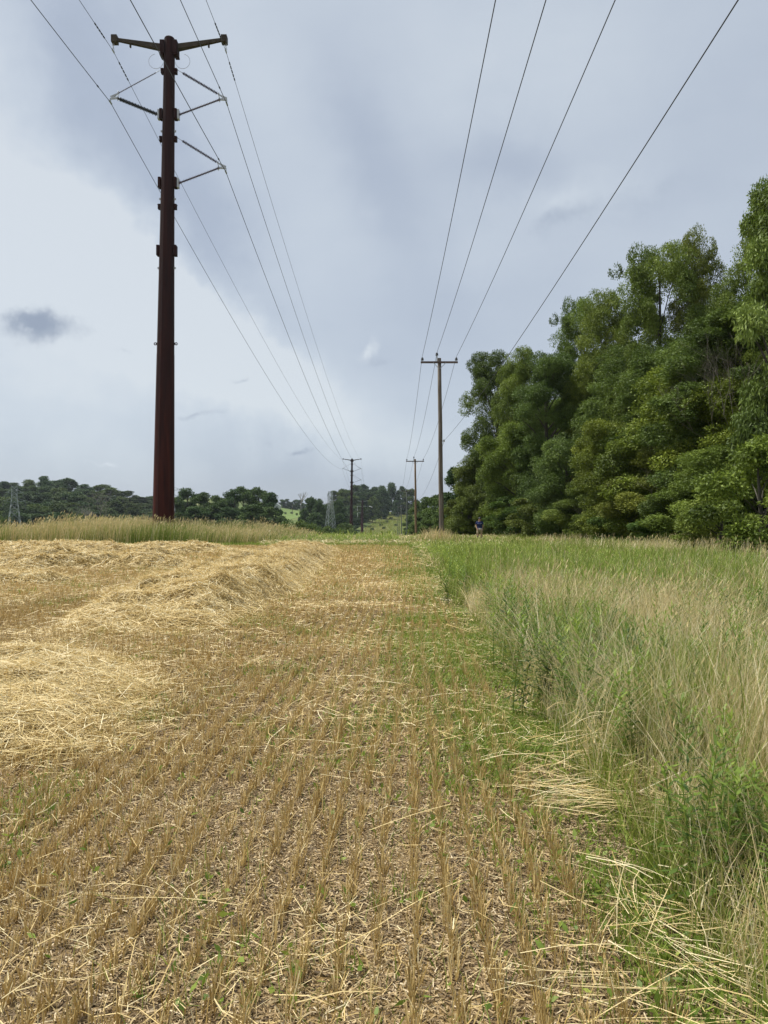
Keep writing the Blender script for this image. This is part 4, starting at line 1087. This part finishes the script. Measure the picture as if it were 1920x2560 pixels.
def dead_end_pole(loc):
    t = thing('steel_power_pole', 'shorter red steel pole with white hanging insulators behind the distant slender one', 'power pole', loc, 0, 'dark red steel power poles')
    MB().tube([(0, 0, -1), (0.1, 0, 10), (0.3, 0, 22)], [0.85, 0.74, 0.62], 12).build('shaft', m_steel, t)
    for z, w in ((21.4, 3.0), (18.2, 3.2), (14.2, 3.0)):
        for s in (-1, 1):
            if z < 15 and s > 0: continue
            MB().beam((0.3 + s * 0.5, 0, z), (0.3 + s * w, 0, z + 0.25), 0.26, 0.16).build('arm', m_galv, t)
            if s < 0 and z < 20: insulator('hanging_insulator', (0.3 - w, 0, z), (0.3 - w, 0, z - 2.6), 0.09, 0.17, 0.25, m_ins_white, t)
    insulator('strain_insulator', (4.4, -0.5, 18.3), (6.4, -1.5, 17.7), 0.12, 0.24, 0.25, m_ins_white, t)
    MB().beam((3.5, 0, 18.4), (4.4, -0.5, 18.3), 0.08).build('link_rod', m_galv, t)
    MB().tube([(6.4, -1.5, 17.7), (6.3, -1, 16.2), (5.2, -0.4, 15.2)], 0.05, 6).build('jumper_wire', m_wire, t)
    MB().tube([(0.3, 0, 17.0), (-0.7, 0, 15.4), (-1.6, 0, 14.4)], 0.05, 6).build('jumper_wire', m_wire, t)
    return t
T3 = Vector((at(905, 460), 460, -8.7))
dead_end_pole(T3)

# ================================================================== wires
def wire(label, nodes, sags, r=0.02, group=None, extra=None):
    """nodes: attachment points; one continuous tube with a parabola per span"""
    pts = []
    for i in range(len(nodes) - 1):
        a, b = Vector(nodes[i]), Vector(nodes[i + 1]); n = 48
        for k in range(n + (1 if i == len(nodes) - 2 else 0)):
            t = k / n; p = a.lerp(b, t); p.z -= 4 * sags[i] * t * (1 - t); pts.append(p)
    o = MB().tube(pts, r, 6).build('overhead_wire', m_wire, None, True)
    tag(o, label, 'wire', group)
    if extra:
        for (s0, s1, cnt) in extra:      # twisted vibration dampers either side of the clamp
            m = MB(); i0 = 48
            a = Vector(nodes[1])
            for k in range(cnt):
                y = s0 + (s1 - s0) * k / cnt
                def pw(yy):
                    if yy < 0:
                        L = (Vector(nodes[0]) - a).length; t = 1 + yy / L; p = Vector(nodes[0]).lerp(a, t); p.z -= 4 * sags[0] * t * (1 - t)
                    else:
                        L = (Vector(nodes[2]) - a).length; t = yy / L; p = a.lerp(Vector(nodes[2]), t); p.z -= 4 * sags[1] * t * (1 - t)
                    return p
                m.tube([pw(y), pw(y + (s1 - s0) / cnt * 0.6)], [0.05, 0.05], 6)
            m.build('vibration_damper', m_wire, o)
    return o
dirx = 0.0053
def tw(dx, z):  # attachment on T1 / T2 and on the pole behind the camera
    a = T1 + Vector((dx, 0, z)); b = T2 + Vector((dx, 0, z)); c = T1 + Vector((dx - 286 * dirx * 0, -286, z))
    e = T3 + Vector((dx * 0.7, 0, min(z, 37.3) * 0.57))
    return [c, a, b, e]
WGp = 'wires of the steel pole line'
cT = shaft_c(TH)
wl = [('wire hung from the left top arm tip of the red steel pole', cT - 4.24, 36.83, 0.018, (6.0, 4.6)),
      ('wire hung from the right top arm tip of the red steel pole', cT + 4.24, 36.83, 0.018, (6.0, 4.6)),
      ('wire on the only left insulator pair of the red steel pole', shaft_c(32) - 4.38, 32.97, 0.024, (6.5, 6.0)),
      ('wire on the upper right insulator pair of the red steel pole', shaft_c(32) + 4.38, 32.87, 0.024, (6.5, 6.0)),
      ('wire on the lower right insulator pair of the red steel pole', shaft_c(27) + 4.38, 27.72, 0.024, (6.5, 6.0))]
for i, (lab, dx, z, r, sg) in enumerate(wl):
    wire(lab, tw(dx, z), (sg[0], sg[1], 1.5), r, WGp, [(1.2, 3.4, 5), (-3.6, -1.6, 5)] if i < 2 else [(-2.6, -2.2, 1)])

# ================================================================== wooden poles
PH = 12.2
def wood_pole(loc, label, mat, lean=0.0):
    t = thing('wooden_utility_pole', label, 'utility pole', loc, 0, 'wooden utility poles in a row')
    zs = [-0.5, 0, 2, 4, 6, 8, 10, PH]
    MB().tube([(lean * z + 0.01 * math.sin(z), 0.01 * math.cos(z * 1.3), z) for z in zs], [0.168, 0.165, 0.157, 0.15, 0.142, 0.134, 0.126, 0.118], 14).build('pole_shaft', mat, t, True)
    c = lean * PH
    za = PH - 0.30
    MB().box((c - 0.02, -0.165, za), (2.44, 0.10, 0.125)).build('crossarm', m_arm, t, False, 0.008)
    for s in (-1, 1):
        MB().beam((c + s * 0.42, -0.225, za - 0.03), (c + s * 0.03, -0.16, za - 0.42), 0.03, 0.03, 0.03, 0.03).build('crossarm_brace', m_galv, t)
    def ins(x, y, z):
        o = MB().tube([(x, y, z), (x, y, z + 0.10)], 0.016, 6).build('pin', m_galv, t)
        pr = [(0.0, .035), (0.0, .095), (.035, .10), (.055, .06), (.065, .085), (.10, .09), (.12, .05), (.13, .07), (.17, .065), (.19, .03)]
        MB().tube([(x, y, z + 0.07 + a) for a, _ in pr], [b for _, b in pr], 14).build('insulator', m_ins_brown, t, True)
    ins(c - 1.13, -0.165, za + 0.06); ins(c + 1.10, -0.165, za + 0.06)
    MB().box((c - 0.16, -0.06, PH - 0.08), (0.07, 0.03, 0.42)).build('pole_top_bracket', m_galv, t)
    ins(c - 0.17, -0.06, PH + 0.10)
    MB().tube([(lean * 6.75 + 0.13, 0, 6.75), (lean * 6.75 + 0.24, 0, 6.75)], 0.02, 6).tube([(lean * 6.75 + 0.24, 0, 6.68), (lean * 6.75 + 0.24, 0, 6.84)], 0.045, 10).build('neutral_spool', m_galv, t)
    return t
poles = [(at(1104, 49), 49), (at(1040.5, 101), 101), (at(1018, 159), 159), (at(1004, 251), 251), (at(998, 335), 335), (at(993.5, 430), 430)]
plabs = ['nearest wooden pole with a crossarm and three insulators, weathered grey brown', 'second wooden pole in the row, lighter brown with crossarm',
         'third wooden pole in the row, grey green, top in front of the far trees', 'fourth wooden pole in the row, standing on the cleared strip',
         'fifth wooden pole in the row, thin and far', 'sixth wooden pole in the row, farthest and leftmost']
pz = [0, -2.45, -4.3, -6.3, -7.5, -8.6]
LEAN = -0.012
for i, ((X, Y), lab) in enumerate(zip(poles, plabs)):
    wood_pole((X, Y, pz[i]), lab, [m_wood, m_wood2, m_wood3, m_wood3, m_wood3, m_wood3][i], LEAN)
def wood_wire(label, dx, z, sag0, sags, zb, rw=0.0115, ox=0.0):
    nodes = [(poles[0][0] + dx + ox - 0.45, -1, zb)]
    nodes = [(poles[0][0] + dx - 0.8, -55, zb)] + nodes
    for (X, Y), g in zip(poles, pz): nodes.append((X + LEAN * z + dx, Y - 0.165, g + z))
    wire(label, nodes, [0.8, sag0] + sags, rw, 'wires of the wooden pole line')
sg = [0.9, 0.9, 1.4, 1.2, 1.2]
wood_wire('wire on the left crossarm insulator of the nearest wooden pole', -1.15, PH + 0.02, 0.5, sg, 12.95)
wood_wire('wire on the middle pole top insulator of the nearest wooden pole', -0.17, PH + 0.34, 0.5, sg, 12.95, 0.0115, 0.13)
wood_wire('wire on the right crossarm insulator of the nearest wooden pole', 1.08, PH + 0.02, 0.5, sg, 12.95, 0.0115, 0.34)
wood_wire('lower wire on the side of the nearest wooden pole, passing the trees', 0.24, 6.76, 0.55, sg, 8.0, 0.0085, 0.40)

# ================================================================== lattice towers
def lattice(loc, label, H, wb, wt, arms, rz=0.2):
    t = thing('lattice_tower', label, 'pylon', loc, rz, 'grey lattice towers')
    kz = H * 0.80
    def w(z): return wb + (wt - wb) * min(1, (z / kz)) ** 0.85
    m = MB(); r = 0.085
    for sx in (-1, 1):
        for sy in (-1, 1):
            m.tube([(sx * w(z) / 2, sy * w(z) / 2, z) for z in (0, kz * .35, kz * .7, kz)], r, 5)
            m.tube([(sx * wt / 2, sy * wt / 2, kz), (sx * wt / 2, sy * 0.1, H)], r * 0.9, 5)
    m.build('legs', m_lattice, t)
    b = MB(); z = 0.0
    while z < H * 0.97:
        dz = max(1.1, w(z) * 0.85); z2 = min(z + dz, H)
        a, c = w(z) / 2, w(z2) / 2
        for (p, q) in (((-1, -1), (1, -1)), ((1, -1), (1, 1)), ((1, 1), (-1, 1)), ((-1, 1), (-1, -1))):
            P = lambda k, s, zz: (k[0] * s, k[1] * s, zz)
            b.tube([P(p, a, z), P(q, c, z2)], 0.05, 4); b.tube([P(q, a, z), P(p, c, z2)], 0.05, 4); b.tube([P(p, c, z2), P(q, c, z2)], 0.05, 4)
        z = z2
    b.build('bracing', m_lattice, t)
    for za, L in arms:
        for s in (-1, 1):
            a = MB(); h = wt / 2
            for sy in (-1, 1):
                a.tube([(s * h, sy * h, za), (s * (h + L), 0, za + 0.25)], 0.06, 4); a.tube([(s * h, sy * h, za + 1.1), (s * (h + L), 0, za + 0.25)], 0.06, 4)
            a.tube([(s * (h + L * .5), 0.3 * h, za + 0.12), (s * (h + L * .5), 0.3 * h, za + 0.7)], 0.05, 4)
            a.build('cross_arm', m_lattice, t)
            insulator('insulator_string', (s * (h + L), 0, za + 0.2), (s * (h + L), 0, za - 1.4), 0.05, 0.12, 0.2, m_ins_brown, t)
    return t
def lat(px, pyt, Z, label, wb, wt, arms, rz):
    X, zt = at(px, Z, pyt); g = float(terrain(X, Z))
    return lattice((X, Z, g), label, zt - g, wb, wt, [(zt - g - a, L) for a, L in arms], rz)
lat(36, 1214, 232, 'grey lattice tower at the far left against the wooded hill', 5.0, 1.5, ((2.4, 1.8), (5.0, 2.4)), 0.35)
lat(826, 1229, 300, 'grey lattice tower in the middle distance, left of the slender red pole', 4.6, 1.5, ((1.6, 0.6),), 0.5)
lat(428, 1216, 245, 'lattice tower mostly hidden behind the near red pole, arm peeking out', 4.6, 1.3, ((1.3, 2.6), (3.6, 1.6)), 0.1)

# ================================================================== barn and small pole beyond the lawn
bx, bz = at(692, 815), 815
g = float(terrain(bx, bz))
m_roof = flat('grey_metal_roof', (0.42, 0.43, 0.44), 0.5)
m_barn = flat('pale_siding', (0.45, 0.45, 0.43), 0.8)
t = thing('barn', 'small grey roofed barn at the left end of the bright green field', 'barn', (bx, bz, g))
MB().box((0, 0, 1.3), (8, 9, 3.0)).build('wall', m_barn, t)
mb = MB(); n = 0
mb.V = [(-4.5, -5, 2.7), (4.5, -5, 2.7), (0, -5, 6.2), (-4.5, 5, 2.7), (4.5, 5, 2.7), (0, 5, 6.2)]
mb.F = [(0, 1, 2), (5, 4, 3), (0, 2, 5, 3), (1, 4, 5, 2), (0, 3, 4, 1)]
mb.build('roof', m_roof, t)
MB().box((0.5, -4.52, 1.3), (2.4, 0.06, 2.4)).build('door', flat('barn_door', (0.2, 0.2, 0.2)), t)
bx, bz = at(731, 690), 690
t = thing('small_utility_pole', 'thin pale utility pole standing in the bright green field', 'utility pole', (bx, bz, float(terrain(bx, bz))))
MB().tube([(0, 0, 0), (0, 0, 9)], [0.24, 0.18], 8).build('pole_shaft', m_wood, t)
MB().box((0, -0.2, 8.6), (2.0, 0.12, 0.14)).build('crossarm', m_arm, t)

# ================================================================== person
def skin_obj(name, verts, edges, radii, mat, parent, root=0, sub=2):
    me = bpy.data.meshes.new(name); me.from_pydata(verts, edges, []); me.update()
    o = link(name, me, mat, parent)
    sk = o.modifiers.new('skin', 'SKIN'); sk.use_smooth_shade = True
    for i, r in enumerate(radii):
        v = me.skin_vertices[0].data[i]; v.radius = (r, r) if not isinstance(r, tuple) else r; v.use_root = (i == root)
    s = o.modifiers.new('subdivision', 'SUBSURF'); s.levels = sub; s.render_levels = sub
    return o
def person():
    X = at(1199, 54); Y = 54
    t = thing('person', 'person in navy polo shirt, khaki shorts and dark cap standing before the wood edge', 'person', (X, Y, float(terrain(X, Y)) - 0.02), 0.12)
    m_skin = flat('skin', (0.50, 0.30, 0.21), 0.5); m_navy = flat('navy_cloth', (0.016, 0.026, 0.095), 0.8)
    m_khaki = flat('khaki_cloth', (0.42, 0.34, 0.22), 0.85); m_white = flat('pale_cloth', (0.72, 0.66, 0.60), 0.8)
    m_dark = flat('dark_sock', (0.03, 0.03, 0.035), 0.8); m_cap = flat('dark_cap', (0.02, 0.025, 0.035), 0.7)
    V = []; E = []; R = []
    def add(p, r, par=None):
        V.append(p); R.append(r)
        if par is not None: E.append((par, len(V) - 1))
        return len(V) - 1
    pel = add((0, 0, 0.93), (0.155, 0.115)); bel = add((0, 0, 1.08), (0.15, 0.115), pel); ch = add((0, 0.01, 1.27), (0.15, 0.095), bel)
    up = add((0, 0.015, 1.39), (0.11, 0.07), ch); nk = add((0, 0.0, 1.49), 0.055, up); hd = add((0, -0.02, 1.58), (0.078, 0.09), nk)
    h2 = add((0, -0.015, 1.66), (0.078, 0.092), hd); h3 = add((0, -0.01, 1.735), (0.05, 0.06), h2)
    for s, knee, ankle in ((-1, (-0.13, -0.03, 0.50), (-0.15, 0.06, 0.09)), (1, (0.12, -0.06, 0.50), (0.12, -0.10, 0.09))):
        hip = add((s * 0.10, 0, 0.86), 0.098, pel); k = add(knee, 0.062, hip); cf = add(((knee[0] + ankle[0]) / 2, (knee[1] + ankle[1]) / 2 + 0.02, 0.34), 0.058, k)
        an = add(ankle, 0.038, cf); add((ankle[0] + s * 0.02, ankle[1] - 0.16, 0.035), (0.042, 0.03), an)
    wr = {}
    for s, el_, w in ((-1, (-0.27, 0.03, 1.13), (-0.215, -0.10, 0.93)), (1, (0.275, 0.03, 1.12), (0.17, -0.16, 0.90))):
        sh = add((s * 0.185, 0.01, 1.39), 0.062, up); e_ = add(el_, 0.045, sh); w_ = add(w, 0.028, e_)
        d = (Vector(w) - Vector(el_)).normalized(); pm = Vector(w) + d * 0.05
        palm = add(tuple(pm), (0.036, 0.018), w_)
        side = d.cross(Vector((0, 1, 0))).normalized()
        for k, (o_, L) in enumerate(((-0.028, 0.066), (-0.009, 0.078), (0.010, 0.074), (0.028, 0.058))):
            b = pm + d * 0.045 + side * o_
            f1 = add(tuple(b), 0.0095, palm); f2 = add(tuple(b + d * L * 0.55 + Vector((0, 0.006, 0))), 0.0085, f1); add(tuple(b + d * L * 0.95 + Vector((0, 0.022, 0))), 0.007, f2)
        th = add(tuple(pm - side * s * 0.036 + Vector((0, -0.01, 0)) + d * 0.0), 0.011, palm); add(tuple(pm - side * s * 0.058 + d * 0.04 + Vector((0, -0.015, 0))), 0.009, th)
    body = skin_obj('body', V, E, R, m_skin, t)
    for s in (-1, 1):
        MB().tube([(s * 0.03, -0.100, 1.60), (s * 0.03, -0.112, 1.60)], [0.013, 0.006], 8).build('eye', m_dark, t)
        MB().tube([(s * 0.078, -0.01, 1.565), (s * 0.092, 0.0, 1.595), (s * 0.082, 0.005, 1.63)], [0.008, 0.014, 0.010], 6).build('ear', m_skin, t, True)
    MB().tube([(0, -0.10, 1.60), (0, -0.128, 1.562), (0, -0.10, 1.552)], [0.008, 0.015, 0.01], 6).build('nose', m_skin, t, True)
    MB().tube([(-0.026, -0.102, 1.525), (0, -0.108, 1.522), (0.026, -0.102, 1.525)], 0.006, 5).build('mouth', flat('lips', (0.33, 0.13, 0.11)), t)
    skin_obj('shirt', [(0, 0, 0.98), (0, 0, 1.10), (0, 0, 1.27), (0, 0.01, 1.40), (0, 0, 1.455), (-0.19, 0.01, 1.39), (-0.245, 0.02, 1.22), (0.19, 0.01, 1.39), (0.25, 0.02, 1.22)],
             [(0, 1), (1, 2), (2, 3), (3, 4), (3, 5), (5, 6), (3, 7), (7, 8)], [(0.195, 0.155), (0.195, 0.16), (0.20, 0.17), (0.18, 0.15), 0.085, 0.088, 0.082, 0.088, 0.082], m_navy, t, 1)
    MB().box((0.065, -0.166, 1.31), (0.055, 0.012, 0.03)).build('chest_emblem', m_white, t)
    MB().tube([(0, 0, 0.885), (0, 0, 0.92), (0, 0, 0.975)], [0.20, 0.205, 0.19], 18, False).build('shirt_hem', m_white, t, True)
    skin_obj('shorts', [(0, 0, 0.90), (-0.11, 0, 0.84), (-0.135, -0.02, 0.54), (0.11, 0, 0.84), (0.13, -0.04, 0.54)], [(0, 1), (1, 2), (0, 3), (3, 4)], [(0.18, 0.14), 0.115, 0.108, 0.115, 0.105], m_khaki, t)
    for s, a, b in ((-1, (-0.138, 0.0, 0.40), (-0.15, 0.06, 0.09)), (1, (0.12, -0.07, 0.40), (0.12, -0.10, 0.09))):
        MB().tube([a, ((a[0]+b[0])/2, (a[1]+b[1])/2 + 0.01, 0.26), b], [0.066, 0.064, 0.048], 12).build('sock', m_dark, t, True)
        MB().tube([(b[0], b[1] + 0.06, 0.05), (b[0], b[1] - 0.04, 0.055), (b[0] + s * 0.01, b[1] - 0.18, 0.04), (b[0] + s * 0.01, b[1] - 0.22, 0.035)], [0.04, 0.052, 0.048, 0.025], 12).build('shoe', m_dark, t, True)
    cap = MB().tube([(0, -0.015, 1.655), (0, -0.012, 1.70), (0, -0.008, 1.745), (0, -0.005, 1.775)], [0.104, 0.104, 0.080, 0.03], 18).build('cap', m_cap, t, True)
    MB().box((0, -0.15, 1.665), (0.15, 0.13, 0.014)).build('brim', m_cap, cap, False, 0.006)
    MB().box((-0.02, -0.108, 1.705), (0.05, 0.02, 0.035)).build('cap_patch', m_white, cap)
person()

# ================================================================== haze
hz = MB().box((0, 1480, 25), (6100, 3160, 74))
hzm = bpy.data.materials.new('haze'); hzm.use_nodes = True
ht = hzm.node_tree; ht.nodes.clear()
ho = ht.nodes.new('ShaderNodeOutputMaterial'); hv = ht.nodes.new('ShaderNodeVolumePrincipled')
hv.inputs['Color'].default_value = (0.82, 0.90, 1.0, 1); hv.inputs['Density'].default_value = 0.00008; hv.inputs['Anisotropy'].default_value = 0.2
ht.links.new(hv.outputs[0], ho.inputs['Volume'])
tag(hz.build('haze', hzm), 'thin pale air between the field and the far hills', None, None, 'stuff')
